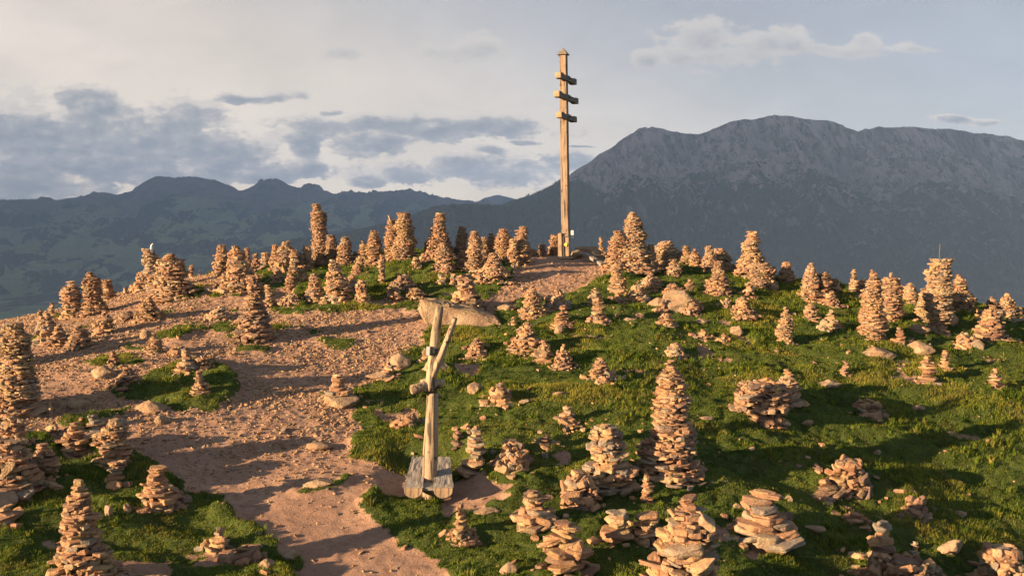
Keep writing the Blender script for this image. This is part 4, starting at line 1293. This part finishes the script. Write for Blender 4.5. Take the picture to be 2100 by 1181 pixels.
def massif_material():
    m, nt, b = new_mat("massif_rock"); g = NG(nt)
    p = g.pos()
    km = g.n('ShaderNodeVectorMath', operation='SCALE'); km.inputs['Scale'].default_value = .001; g.L(p, km.inputs[0]); km = km.outputs[0]
    st = g.n('ShaderNodeMapping'); st.inputs['Scale'].default_value = (1.0, .25, .22); g.L(km, st.inputs['Vector']); st = st.outputs[0]
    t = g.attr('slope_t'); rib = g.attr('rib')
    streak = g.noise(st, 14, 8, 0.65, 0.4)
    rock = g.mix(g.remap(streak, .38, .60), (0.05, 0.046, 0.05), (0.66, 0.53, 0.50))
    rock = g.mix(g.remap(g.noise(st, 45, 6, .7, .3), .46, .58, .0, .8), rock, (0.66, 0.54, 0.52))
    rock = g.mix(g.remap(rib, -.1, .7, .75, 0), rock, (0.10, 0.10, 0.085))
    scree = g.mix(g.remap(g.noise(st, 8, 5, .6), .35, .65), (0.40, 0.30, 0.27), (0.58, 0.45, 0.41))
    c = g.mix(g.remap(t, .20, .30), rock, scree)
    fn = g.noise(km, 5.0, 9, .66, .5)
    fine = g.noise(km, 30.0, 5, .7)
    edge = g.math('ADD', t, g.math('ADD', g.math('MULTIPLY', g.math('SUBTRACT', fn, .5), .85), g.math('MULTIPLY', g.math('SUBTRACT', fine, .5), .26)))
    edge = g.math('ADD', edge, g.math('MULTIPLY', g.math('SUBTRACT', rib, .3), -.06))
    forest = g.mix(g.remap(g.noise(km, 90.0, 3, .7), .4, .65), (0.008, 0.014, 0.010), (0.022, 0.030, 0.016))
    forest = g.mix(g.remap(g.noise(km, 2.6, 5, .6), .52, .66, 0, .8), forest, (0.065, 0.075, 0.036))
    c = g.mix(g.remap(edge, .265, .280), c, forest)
    # debris chutes and clearings low down
    ch = g.math('MULTIPLY', g.remap(g.noise(st, 11, 6, .7, .6), .545, .60), g.remap(edge, .40, .75, 1, 0))
    c = g.mix(ch, c, (0.27, 0.22, 0.19))
    sp = g.math('MULTIPLY', g.remap(g.noise(km, 9, 7, .7, .3), .58, .63), g.remap(t, .9, .4, .2, .8))
    c = g.mix(sp, c, (0.20, 0.19, 0.13))
    g.L(c, b.inputs['Base Color']); b.inputs['Roughness'].default_value = 1.0
    b.inputs['Specular IOR Level'].default_value = 0
    g.bump(g.math('ADD', streak, g.math('MULTIPLY', fine, .4)), 1.0, 110, b)
    return m

def range_material(name, green=(0.20, 0.28, 0.125), forest=(0.030, 0.048, 0.032), rock=(0.24, 0.21, 0.17), tl=(.08, .3), fs=2.4, fth=(.47, .51)):
    m, nt, b = new_mat(name); g = NG(nt)
    p = g.pos()
    km = g.n('ShaderNodeVectorMath', operation='SCALE'); km.inputs['Scale'].default_value = .001; g.L(p, km.inputs[0]); km = km.outputs[0]
    mp = g.n('ShaderNodeMapping'); mp.inputs['Scale'].default_value = (1.0, .30, 1.6); g.L(km, mp.inputs['Vector']); mp = mp.outputs[0]
    t = g.attr('slope_t'); rib = g.attr('rib')
    meadow = g.mix(g.remap(g.noise(mp, 3.0, 6, .6), .35, .65), green, (green[0] * 1.6, green[1] * 1.35, green[2] * 1.5))
    top = g.mix(g.remap(g.noise(mp, 6, 7, .65), .4, .65), rock, (rock[0] * .55, rock[1] * .62, rock[2] * .55))
    fr = g.noise(mp, fs, 9, .62, .35)
    fr = g.math('ADD', fr, g.math('MULTIPLY', g.math('SUBTRACT', rib, .3), -.05))
    low = g.mix(g.remap(fr, fth[0], fth[1]), forest, meadow)
    low = g.mix(g.remap(g.noise(mp, 14, 5, .7), .60, .66, 0, .7), low, (green[0] * 1.9, green[1] * 1.7, green[2] * 1.7))
    edge = g.math('ADD', t, g.math('MULTIPLY', g.math('SUBTRACT', g.noise(mp, 4, 7, .62), .5), .35))
    c = g.mix(g.remap(edge, tl[0], tl[1]), top, low)
    c = g.mix(g.remap(g.noise(km, 40, 4, .7), .55, .75, 0, .5), c, forest)
    g.L(c, b.inputs['Base Color']); b.inputs['Roughness'].default_value = 1.0
    b.inputs['Specular IOR Level'].default_value = 0
    g.bump(g.noise(km, 12, 8, .65), .7, 60, b)
    return m

R_MASSIF = [(1000,470),(1050,432),(1090,402),(1120,386),(1150,368),(1180,350),(1205,335),(1230,317),(1260,299),(1290,277),(1312,264),(1330,261),
            (1355,263),(1380,268),(1405,273),(1430,277),(1440,274),(1470,262),(1500,250),(1520,246),(1545,246),(1560,242),(1575,239),(1590,238),(1620,239),
            (1650,243),(1680,246),(1705,249),(1720,253),(1745,265),(1760,270),(1772,266),(1790,262),(1820,260),(1860,261),(1900,263),(1950,267),
            (2000,272),(2060,280),(2100,287),(2160,296),(2300,330),(2500,390),(2700,440)]
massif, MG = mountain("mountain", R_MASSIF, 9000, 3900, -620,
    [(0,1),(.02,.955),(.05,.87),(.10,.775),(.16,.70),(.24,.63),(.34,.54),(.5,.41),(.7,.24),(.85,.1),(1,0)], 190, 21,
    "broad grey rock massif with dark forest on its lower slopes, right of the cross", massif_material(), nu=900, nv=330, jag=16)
mtn_mid_mat = range_material("forested_hill", (0.045, 0.070, 0.030), (0.016, 0.027, 0.017), (0.055, 0.07, 0.035), (.02, .10), 1.6, (.52, .58))
mid, MM = mountain("mountain", [(500,520),(600,492),(680,482),(760,464),(800,456),(830,446),(860,434),(885,427),(930,420),(980,418),(1030,421),(1080,432),(1140,446),(1220,470),(1320,500)],
    6800, 3600, -620, [(0,1),(.3,.72),(.6,.36),(1,0)], 90, 33, "dark wooded hill in the gap below the far ranges", mtn_mid_mat, nu=420, nv=160)
spur, MS = mountain("mountain", [(940,500),(985,448),(1010,430),(1030,419),(1050,411),(1075,405),(1095,400),(1120,388),(1150,372),(1190,372),(1240,400),(1300,440),(1400,500)],
    7700, 4600, -620, [(0,1),(.3,.70),(.6,.36),(1,0)], 80, 37, "steep wooded spur at the left end of the grey rock massif", mtn_mid_mat, nu=300, nv=140, jag=14)
R_LEFT = [(-700,440),(-400,425),(-200,420),(0,416),(47,414),(78,413),(94,407),(115,411),(147,406),(173,401),(195,396),(210,394),(230,398),(241,401),(257,394),
          (272,390),(293,374),(320,362),(340,361),(361,365),(388,361),(414,365),(445,371),(471,380),(487,389),(495,392),(508,387),(529,374),(560,367),
          (576,371),(592,378),(607,383),(616,386),(623,378),(636,375),(655,381),(665,390),(686,397),(712,395),(733,397),(770,397),(796,392),(838,394),
          (890,401),(943,409),(969,413),(1000,418),(1060,424),(1150,436),(1300,470)]
left, ML = mountain("mountain", R_LEFT, 17500, 8200, -640, [(0,1),(.05,.90),(.15,.70),(.3,.50),(.5,.33),(.7,.19),(.85,.09),(1,0)], 330, 45,
    "long blue-green mountain range with alpine pastures across the left half", range_material("pasture_range"), nu=820, nv=320, jag=22, fl=.55)
far, MF = mountain("mountain", [(700,430),(900,421),(960,417),(979,413),(995,406),(1010,402),(1024,400),(1042,404),(1060,409),(1090,413),(1150,410),(1250,430)],
    19800, 18000, -640, [(0,1),(.5,.5),(1,0)], 60, 53, "pale blue distant peak in the gap between range and massif",
    range_material("distant_rock", (.09, .10, .07), (.05, .06, .05), (.3, .3, .3)), nu=260, nv=60, jag=10, fl=.4)

# valley floor out to beyond the ranges
v = 45000
me = np_mesh("valley", np.array([[-v, -v, -645], [v, -v, -645], [v, v, -645], [-v, v, -645]], float), np.array([[0, 1, 2, 3]]),
             extra={'slope_t': np.ones(4), 'rib': np.ones(4) * .3})
tag(link_mesh("valley", me, range_material("valley_floor")), "valley floor far below the hilltop", "valley", kind='structure')

# forest on the near slopes: conifers, thousands of them
def forest(grids, n, seed, label, tmin, smin, smax):
    r = np.random.default_rng(seed)
    Vs, Ts, off = [], [], 0
    cone = []
    k = 5
    ang = np.arange(k) * 2 * np.pi / k
    base = np.stack([np.cos(ang), np.sin(ang), np.zeros(k)], -1)
    tri = [[i, (i + 1) % k, k] for i in range(k)]
    allP = []
    for (X, Y, Z, T), nn, tm in grids:
        H, W = X.shape
        lo = np.argmax(T[:, 0] > tm[0]); hi = H - 1 if tm[1] >= 1 else np.argmax(T[:, 0] > tm[1])
        a = r.uniform(lo, hi - 1, nn); b = r.uniform(0, W - 2, nn)
        i, j = a.astype(int), b.astype(int); fa, fb = a - i, b - j
        def s(A): return (A[i, j] * (1 - fb) + A[i, j + 1] * fb) * (1 - fa) + (A[i + 1, j] * (1 - fb) + A[i + 1, j + 1] * fb) * fa
        P = np.stack([s(X), s(Y), s(Z)], -1)
        den = fbm(P[:, 0] / 260, P[:, 1] / 420, 4, 99)
        P = P[den > -.10]
        allP.append(P)
    P = np.concatenate(allP)
    m = len(P)
    h = r.uniform(smin, smax, m); w = h * r.uniform(.18, .26, m)
    tip = np.zeros((m, 1, 3)); tip[:, 0, 2] = h
    bb = base[None] * w[:, None, None]
    V = np.concatenate([bb, tip], 1) + P[:, None, :]
    V[:, :, 2] -= 2
    T = np.array(tri)[None] + (np.arange(m) * (k + 1))[:, None, None]
    tone = np.repeat(r.uniform(0, 1, m), k + 1)
    me = np_mesh("forest", V.reshape(-1, 3), T.reshape(-1, 3), tone)
    mm, nt, b = new_mat("conifer"); g = NG(nt)
    g.L(g.mix(g.attr('tone'), (0.012, 0.022, 0.014), (0.035, 0.050, 0.024)), b.inputs['Base Color'])
    b.inputs['Roughness'].default_value = 1
    tag(link_mesh("forest", me, mm), label, "forest", kind='stuff')
forest([(MG, 42000, (.50, .98)), (MS, 16000, (.0, .95)), (MM, 12000, (.12, .95))], 0, 5,
       "far-off conifer forest covering the lower slopes of massif and spur", .4, 14, 26)

# ------------------------------------------------------------------ light
SUN_AZ = math.atan2(0.89, 0.46)      # direction the light travels, from +Y towards +X
SUN_EL = R(11.5)
travel = Vector((math.sin(SUN_AZ) * math.cos(SUN_EL), math.cos(SUN_AZ) * math.cos(SUN_EL), -math.sin(SUN_EL)))
sd = bpy.data.lights.new("sun", 'SUN')
sd.energy = 5.0; sd.angle = R(0.55); sd.color = (1.0, 0.635, 0.335)
sun = bpy.data.objects.new("sun", sd); COL.objects.link(sun)
sun.rotation_euler = travel.to_track_quat('-Z', 'Y').to_euler()

# unseen cloud slab added to shade the mountains while the hilltop stays lit
S_, T_ = np.meshgrid(np.linspace(2.3, 28, 90), np.linspace(0, 1, 90))
tmax = np.interp(S_, [2.3, 5.7, 9, 13, 17, 21, 28], [3.0, 1.2, -1.0, -2.0, -2.3, -3.5, -9])
TAU = -30 + (tmax + 30) * T_
edge_n = .5 * fbm(S_ * .6, TAU * .6, 4, 5)
Xc_ = (-.46 * S_ + .89 * (TAU + edge_n)) * 1000; Yc_ = (.89 * S_ + .46 * (TAU + edge_n)) * 1000
th = sstep(0, .08, T_) * sstep(1, .92, T_) * sstep(2.3, 3.2, S_) * sstep(28, 26, S_)
bot = 2750 + 90 * fbm(S_ * 1.2, TAU * 1.2, 4, 8)
top = bot + th * (500 + 420 * fbm(S_ * 1.0, TAU * 1.0, 5, 9))
n = 90; idx = np.arange(n * n).reshape(n, n)
q0 = np.stack([idx[:-1, :-1], idx[:-1, 1:], idx[1:, 1:], idx[1:, :-1]], -1).reshape(-1, 4)
Vc = np.concatenate([np.stack([Xc_, Yc_, bot], -1).reshape(-1, 3), np.stack([Xc_, Yc_, top], -1).reshape(-1, 3)])
me = np_mesh("shade_cloud", Vc, np.concatenate([q0, q0[:, ::-1] + n * n]), smooth=True)
mm, nt, b = new_mat("cloud_grey"); b.inputs['Base Color'].default_value = (.75, .76, .78, 1); b.inputs['Roughness'].default_value = 1
tag(link_mesh("shade_cloud", me, mm), "added unseen grey cloud slab that keeps the sun off the mountains", "cloud", kind='structure')

# haze
def add_haze(density=6.2e-5, top=1060.0):
    bm = bmesh.new()
    bmesh.ops.create_cube(bm, size=1.0)
    for v in bm.verts: v.co = Vector((v.co.x * 60000, 20600 + (v.co.y - .5) * 50000, -660 + (v.co.z + .5) * (top + 660)))
    me = bpy.data.meshes.new("haze"); bm.to_mesh(me); bm.free()
    m = bpy.data.materials.new("haze_air"); m.use_nodes = True
    nt = m.node_tree; nt.nodes.clear()
    out = nt.nodes.new('ShaderNodeOutputMaterial'); pv = nt.nodes.new('ShaderNodeVolumePrincipled')
    pv.inputs['Color'].default_value = (0.33, 0.56, 1.0, 1)
    pv.inputs['Density'].default_value = density
    pv.inputs['Anisotropy'].default_value = 0.0
    nt.links.new(pv.outputs[0], out.inputs['Volume'])
    o = link_mesh("haze", me, m)
    tag(o, "thin blue evening haze filling the valley air", "haze", kind='stuff')
HAZE = True
if HAZE: add_haze()
SC.cycles.volume_bounces = 0
SC.cycles.max_bounces = 5
SC.cycles.diffuse_bounces = 3

# ------------------------------------------------------------------ sky
w = bpy.data.worlds.new("World"); SC.world = w; w.use_nodes = True
nt = w.node_tree; nt.nodes.clear(); g = NG(nt)
out = g.n('ShaderNodeOutputWorld'); bg = g.n('ShaderNodeBackground')
g.L(bg.outputs[0], out.inputs[0])
sky = g.n('ShaderNodeTexSky', sky_type='NISHITA')
sky.sun_disc = False; sky.sun_elevation = SUN_EL
sky.sun_rotation = SUN_AZ + math.pi
sky.altitude = 2000; sky.air_density = 1.0; sky.dust_density = 1.5; sky.ozone_density = 1.0
BG = 0.10
tc = g.n('ShaderNodeTexCoord').outputs['Generated']
sep = g.n('ShaderNodeSeparateXYZ'); g.L(tc, sep.inputs[0])
dx, dy, dz = sep.outputs
dys = g.math('MAXIMUM', dy, 0.08)
u_ = g.math('DIVIDE', dx, dys); v_ = g.math('DIVIDE', dz, dys)
uv = g.n('ShaderNodeCombineXYZ'); g.L(u_, uv.inputs[0]); g.L(v_, uv.inputs[1])
uvs = g.n('ShaderNodeMapping'); uvs.inputs['Scale'].default_value = (1.0, 1.9, 1); g.L(uv.outputs[0], uvs.inputs['Vector'])
EXPO = 2.25
k = 1.0 / (BG * 2 ** EXPO)
def kc(r, gg, b_): return (r * k, gg * k, b_ * k)
# thin high veil lit by the low sun: cream near the horizon, grey-blue aloft
el = g.n('ShaderNodeMath', operation='ARCSINE'); g.L(dz, el.inputs[0]); el = el.outputs[0]
side = g.math('MULTIPLY', dx, -1.0)
warmth = g.math('ADD', g.math('MULTIPLY', side, .80), g.math('MULTIPLY', el, -2.6))
veil = g.ramp(g.remap(warmth, -1.15, .05), [(0.0, (.275, .283, .325)), (.30, (.345, .348, .385)), (.58, (.46, .435, .43)), (.82, (.67, .575, .50)), (1.0, (.74, .63, .53))])
vn = g.remap(g.noise(uvs.outputs[0], 4.5, 6, .6, .5), .3, .7, .90, 1.08)
veil = g.mix(1.0, veil, kc(1, 1, 1), 'MULTIPLY')
vv_ = g.n('ShaderNodeVectorMath', operation='SCALE'); g.L(veil, vv_.inputs[0]); g.L(vn, vv_.inputs['Scale']); veil = vv_.outputs[0]
col = g.mix(0.955, sky.outputs[0], veil)
bigN = g.noise(uvs.outputs[0], 20.0, 12, .66, .0)
sh = g.n('ShaderNodeVectorMath', operation='ADD'); g.L(uvs.outputs[0], sh.inputs[0]); sh.inputs[1].default_value = (-.009, .012, 0)
bigS = g.noise(sh.outputs[0], 20.0, 12, .66, .0)
relief_ = g.math('SUBTRACT', bigN, bigS)  # sunlit and shaded cloud sides, painted into the colour from offset noise
hiN = g.noise(uvs.outputs[0], 55.0, 8, .65, .3)
nz = g.math('ADD', g.math('MULTIPLY', g.math('SUBTRACT', bigN, .5), 7.0), g.math('MULTIPLY', g.math('SUBTRACT', hiN, .5), 2.0))
wn = g.n('ShaderNodeTexNoise'); wn.inputs['Scale'].default_value = 9.0; wn.inputs['Detail'].default_value = 5; g.L(uvs.outputs[0], wn.inputs['Vector'])
wsep = g.n('ShaderNodeSeparateColor'); g.L(wn.outputs['Color'], wsep.inputs[0])
u0_, v0_ = u_, v_
u_ = g.math('ADD', u_, g.math('MULTIPLY', g.math('SUBTRACT', wsep.outputs[0], .5), .10))
v_ = g.math('ADD', v_, g.math('MULTIPLY', g.math('SUBTRACT', wsep.outputs[1], .5), .035))
CL = [ # px, py, half width, half height, strength, kind (0 grey, 1 pale)
 (180,320,380,80,1.0,0),(90,275,230,60,1.0,0),(330,270,170,74,1.0,0),(430,310,150,50,1.0,0),(170,208,62,30,.9,0),(60,380,190,34,1.0,0),(455,335,120,42,.9,0),(-150,300,250,110,1.0,0),
 (580,352,170,24,.9,0),(525,197,82,13,.75,0),(800,262,210,30,1.0,0),(1000,258,150,28,1.0,0),(760,300,90,26,.9,0),(635,300,42,30,.8,0),(680,230,40,10,.5,0),
 (1000,353,190,28,1.0,0),(770,368,34,14,.9,0),(1005,314,42,16,.8,0),(1170,335,90,24,.8,0),(1080,290,60,7,.6,0),
 (1985,240,70,9,.6,0),(1190,302,26,3,.5,0),
 (1400,105,60,30,.45,1),(1345,112,48,28,.8,1),(1455,88,72,42,1.0,1),(1560,90,100,38,1.0,1),(1500,112,130,20,.9,1),(1700,100,120,26,.4,1),(1775,80,40,20,.5,1),(1890,100,70,16,.35,1),
 (950,95,90,40,.42,1),(720,100,60,22,.22,1),(40,230,160,70,.5,1),
]
def blob(px, py, hw, hh):
    uu, vv = ray(px, py); us_, vs_ = hw / F, hh / F
    a = g.math('DIVIDE', g.math('SUBTRACT', u_, uu), us_); b2 = g.math('DIVIDE', g.math('SUBTRACT', v_, vv), vs_)
    r2 = g.math('ADD', g.math('MULTIPLY', a, a), g.math('MULTIPLY', b2, b2))
    return g.math('SUBTRACT', 1.0, g.math('SQRT', r2)), b2
for kind in (1, 0):
    field = None; shade = None; num = None; den = None
    for (px, py, hw, hh, st, kd) in CL:
        if kd != kind: continue
        f, b2 = blob(px, py, hw, hh)
        f = g.math('ADD', g.math('MULTIPLY', f, 1.9), .22)
        wgt = g.math('EXPONENT', g.math('MULTIPLY', f, 3.0))
        num = g.math('MULTIPLY', b2, wgt) if num is None else g.math('ADD', num, g.math('MULTIPLY', b2, wgt))
        den = wgt if den is None else g.math('ADD', den, wgt)
        f = g.math('MULTIPLY', f, 1.0) if st >= .9 else g.math('SUBTRACT', f, (1 - st) * .5)
        if field is None: field, shade = f, b2
        else:
            nf = g.math('SMOOTH_MAX', field, f, .25)
            field = nf
            shade = None
    dens = g.math('ADD', field, nz)
    vert = g.math('MULTIPLY', g.math('DIVIDE', num, den), -.22)
    if kind == 0:
        a = g.math('MULTIPLY', g.remap(dens, -.10, .42), .95)
        inner = g.remap(dens, .0, 1.6)
        cc = g.ramp(g.math('ADD', g.math('ADD', g.math('MULTIPLY', inner, .75), vert), g.math('MULTIPLY', relief_, -3.2)),
                    [(0.0, (.66, .60, .55)), (.22, (.50, .48, .47)), (.5, (.37, .38, .405)), (1.0, (.265, .295, .34))])
    else:
        a = g.math('MULTIPLY', g.remap(dens, -.05, .8), .72)
        cc = g.ramp(g.math('ADD', g.math('ADD', g.math('MULTIPLY', g.remap(dens, .0, 2.2), .7), g.math('MULTIPLY', vert, 1.6)), g.math('MULTIPLY', relief_, -2.2)), [(0.0, (.62, .575, .54)), (.45, (.52, .50, .485)), (1.0, (.33, .345, .375))])
    cc = g.mix(1.0, cc, kc(1, 1, 1), 'MULTIPLY')
    col = g.mix(a, col, cc)
# the air between here and the sky dims it most near the horizon; the sky itself is brighter there
pl = g.math('MINIMUM', g.math('DIVIDE', 1060.0, g.math('MAXIMUM', dz, .02)), 21500.0)
boost = g.math('EXPONENT', g.math('MULTIPLY', pl, 6.2e-5 * .72))
bn = g.n('ShaderNodeVectorMath', operation='SCALE'); g.L(col, bn.inputs[0]); g.L(boost, bn.inputs['Scale']); col = bn.outputs[0]
g.L(col, bg.inputs['Color']); bg.inputs['Strength'].default_value = BG

vs = SC.view_settings
SC.display_settings.display_device = 'sRGB'
vs.view_transform = 'Standard'; vs.look = 'None'; vs.exposure = EXPO; vs.gamma = 1.0; vs.use_curve_mapping = False
# ------------------------------------------------------------------ turf and gravel
def turf():
    r = np.random.default_rng(3)
    # clump centres, sampled evenly over the picture's ground (denser close by)
    N = 200000
    Y = 10.8 + (35 - 10.8) * r.uniform(0, 1, N) ** 1.25
    X = r.uniform(-.66, .66, N) * Y
    gr = bil(grass, X, Y)
    keep = r.uniform(0, 1, N) < sstep(.35, .75, gr)
    X, Y = X[keep], Y[keep]
    N = len(X)
    patch = fbm(X * .8 + 5, Y * 1.0, 4, 71)
    long_ = sstep(.18, .42, fbm(X * .55 + 2, Y * .8, 3, 73)) 
    K = 7
    sc = (0.75 + 0.022 * Y)
    h = (0.020 + .012 * r.uniform(0, 1, N) + .050 * long_ * r.uniform(.3, 1, N)) * sc
    Xb = X[:, None] + r.normal(0, .026, (N, K)) * sc[:, None]
    Yb_ = Y[:, None] + r.normal(0, .026, (N, K)) * sc[:, None]
    zb_ = gz(Xb.ravel(), Yb_.ravel()).reshape(N, K) - .004
    ang = r.uniform(0, 2 * np.pi, (N, K))
    lean = r.uniform(.2, .9, (N, K)) * h[:, None]
    hh = h[:, None] * r.uniform(.6, 1.15, (N, K))
    wd = (.0042 + .0022 * r.uniform(0, 1, (N, K))) * sc[:, None] * 1.25
    dxp, dyp = -np.sin(ang) * wd, np.cos(ang) * wd
    tx = Xb + np.cos(ang) * lean; ty = Yb_ + np.sin(ang) * lean
    P0 = np.stack([Xb - dxp, Yb_ - dyp, zb_], -1); P1 = np.stack([Xb + dxp, Yb_ + dyp, zb_], -1)
    P2 = np.stack([tx, ty, zb_ + hh], -1)
    V = np.stack([P0, P1, P2], 2).reshape(-1, 3)
    T = np.arange(len(V)).reshape(-1, 3)
    tone = np.clip(.50 + .55 * patch[:, None] + .30 * long_[:, None] + r.normal(0, .16, (N, K)), 0, 1)
    tone = np.repeat(tone.ravel(), 3)
    me = np_mesh("grass", V, T, tone)
    m, nt, b = new_mat("turf_blades"); g = NG(nt)
    t = g.attr('tone')
    c = g.ramp(t, [(0.0, (0.028, 0.052, 0.013)), (.35, (0.056, 0.104, 0.016)), (.60, (0.115, 0.170, 0.022)), (.82, (0.175, 0.215, 0.032)), (1.0, (0.29, 0.26, 0.06))])
    c = g.mix(g.remap(g.noise(g.pos(), 1.7, 4, .6), .52, .68, 0, .55), c, (0.12, 0.10, 0.035))
    g.L(c, b.inputs['Base Color']); b.inputs['Roughness'].default_value = .8
    b.inputs['Specular IOR Level'].default_value = .12
    tr = g.n('ShaderNodeBsdfTranslucent'); g.L(c, tr.inputs[0])
    mx = g.n('ShaderNodeMixShader'); mx.inputs[0].default_value = .30
    outn = [x for x in nt.nodes if x.type == 'OUTPUT_MATERIAL'][0]
    g.L(b.outputs[0], mx.inputs[1]); g.L(tr.outputs[0], mx.inputs[2]); g.L(mx.outputs[0], outn.inputs[0])
    tag(link_mesh("grass", me, m), "short alpine turf with longer tufts between the cairns", "grass", kind='stuff')
turf()

def tufts_():
    # longer bent grass standing in scattered tufts, straw-coloured at the tips
    r = np.random.default_rng(31)
    N = 26000
    Y = 11 + 22 * r.uniform(0, 1, N); X = r.uniform(-.62, .62, N) * Y
    cl = fbm(X * .9 + 31, Y * 1.2, 4, 171)
    gr = bil(grass, X, Y)
    keep = (gr > .3) & (r.uniform(0, 1, N) < .10 + sstep(.12, .40, cl))
    X, Y, cl = X[keep], Y[keep], cl[keep]; N = len(X); K = 16
    h = r.uniform(.05, .13, N) * (.7 + .6 * sstep(.2, .5, cl)); sp = .035 + .02 * r.uniform(0, 1, N)
    a = r.uniform(0, 6.283, (N, K)); rad = sp[:, None] * np.sqrt(r.uniform(0, 1, (N, K)))
    Xb = X[:, None] + np.cos(a) * rad; Yb2 = Y[:, None] + np.sin(a) * rad
    zb2 = gz(Xb.ravel(), Yb2.ravel()).reshape(N, K) - .005
    hh = h[:, None] * r.uniform(.6, 1.1, (N, K)); ln = hh * r.uniform(.2, .8, (N, K))
    wd = r.uniform(.003, .006, (N, K)) * (.8 + .03 * Y[:, None])
    a2 = a + r.normal(0, .4, (N, K))
    dx_, dy_ = -np.sin(a2) * wd, np.cos(a2) * wd
    mx_, my_ = Xb + np.cos(a2) * ln * .35, Yb2 + np.sin(a2) * ln * .35
    P = [np.stack(q, -1) for q in ((Xb - dx_, Yb2 - dy_, zb2), (Xb + dx_, Yb2 + dy_, zb2),
         (mx_ + dx_ * .8, my_ + dy_ * .8, zb2 + hh * .6), (mx_ - dx_ * .8, my_ - dy_ * .8, zb2 + hh * .6), (Xb + np.cos(a2) * ln, Yb2 + np.sin(a2) * ln, zb2 + hh))]
    V = np.stack(P, 2).reshape(-1, 3)
    b0 = np.arange(N * K)[:, None] * 5
    T = np.concatenate([b0 + np.array([[0, 1, 2]]), b0 + np.array([[0, 2, 3]]), b0 + np.array([[3, 2, 4]])])
    t0 = np.clip(.55 + .5 * r.normal(0, .35, N)[:, None] + r.normal(0, .12, (N, K)), 0.05, 1)
    tone = np.repeat(t0.ravel(), 5)
    me = np_mesh("grass_tufts", V, T, tone)
    tag(link_mesh("grass_tufts", me, bpy.data.materials["turf_blades"]), "longer tufts of bent grass, straw yellow where the sun catches them", "grass", kind='stuff')
tufts_()

def scatter_stones(name, label, X, Y, size, flat, tone, seed, protos):
    r = np.random.default_rng(seed)
    n = len(X)
    which = r.integers(0, len(protos), n)
    Vs, Ts, tn, off = [], [], [], 0
    Z = gz(X, Y)
    for w_ in range(len(protos)):
        sel = np.where(which == w_)[0]
        if not len(sel): continue
        V, T = protos[w_]
        a = r.uniform(0, 6.28, len(sel)); ca, sa = np.cos(a), np.sin(a)
        s = size[sel]
        tx, ty = r.normal(0, .25, len(sel)), r.normal(0, .25, len(sel))
        vx = V[None, :, 0] * s[:, None]; vy = V[None, :, 1] * (s * r.uniform(.55, .9, len(sel)))[:, None]
        vz = V[None, :, 2] * (s * flat)[:, None]
        vz = vz + vx * tx[:, None] + vy * ty[:, None]
        x = vx * ca[:, None] - vy * sa[:, None] + X[sel][:, None]
        y = vx * sa[:, None] + vy * ca[:, None] + Y[sel][:, None]
        z = vz + (Z[sel] + s * flat * .22)[:, None]
        Vs.append(np.stack([x, y, z], -1).reshape(-1, 3))
        Ts.append((T[None] + (off + np.arange(len(sel)) * len(V))[:, None, None]).reshape(-1, 3))
        tn.append(np.repeat(tone[sel], len(V))); off += len(sel) * len(V)
    me = np_mesh(name, np.concatenate(Vs), np.concatenate(Ts), np.concatenate(tn))
    tag(link_mesh(name, me, M_STONE), label, name, kind='stuff')

def hullp(seed, n):
    r = random.Random(seed); bm = bmesh.new()
    for _ in range(n):
        v = Vector((r.gauss(0, 1), r.gauss(0, 1), r.gauss(0, 1))).normalized() * r.uniform(.42, .55)
        bm.verts.new(v)
    res = bmesh.ops.convex_hull(bm, input=bm.verts)
    bmesh.ops.triangulate(bm, faces=bm.faces)
    bm.verts.index_update()
    V = np.array([v.co[:] for v in bm.verts], np.float32); T = np.array([[v.index for v in f.verts] for f in bm.faces], np.int32)
    bm.free(); return V, T
PEB = [hullp(s, 9) for s in range(12)]
r = np.random.default_rng(8)
N = 300000
Y = 10.8 + (34.5 - 10.8) * r.uniform(0, 1, N) ** 1.1
X = r.uniform(-.62, .62, N) * Y
gvv = bil(gravel, X, Y); grs = bil(grass, X, Y)
keep = r.uniform(0, 1, N) < (gvv * .85 + .03 * (1 - grs)) * (0.35 + 0.65 * sstep(-.25, .2, fbm(X * .7, Y * .7, 3, 83)))
X, Y = X[keep], Y[keep]; n = len(X)
size = .030 + .060 * r.uniform(0, 1, n) ** 2.2 + .05 * (r.uniform(0, 1, n) > .975)
size *= .8 + Y * .018
scatter_stones("gravel", "reddish gravel and stone chips strewn over the path and bare slope", X, Y, size, .45, np.clip(r.normal(.74, .17, n), 0, 1), 4, PEB)
# strewn stones in the turf
N = 3400
Y = 11 + 23 * r.uniform(0, 1, N) ** 1.0; X = r.uniform(-.6, .6, N) * Y
cl = fbm(X * .6, Y * .8, 3, 88)
keep = (bil(grass, X, Y) > .4) & (r.uniform(0, 1, N) < .10 + .9 * sstep(.05, .4, cl))
X, Y = X[keep], Y[keep]; n = len(X)
size = .05 + .13 * r.uniform(0, 1, n) ** 3
scatter_stones("strewn_stones", "small stones strewn in the turf between the cairns", X, Y, size, .4, np.clip(r.normal(.55, .25, n), 0, 1), 6, PROTO[2])
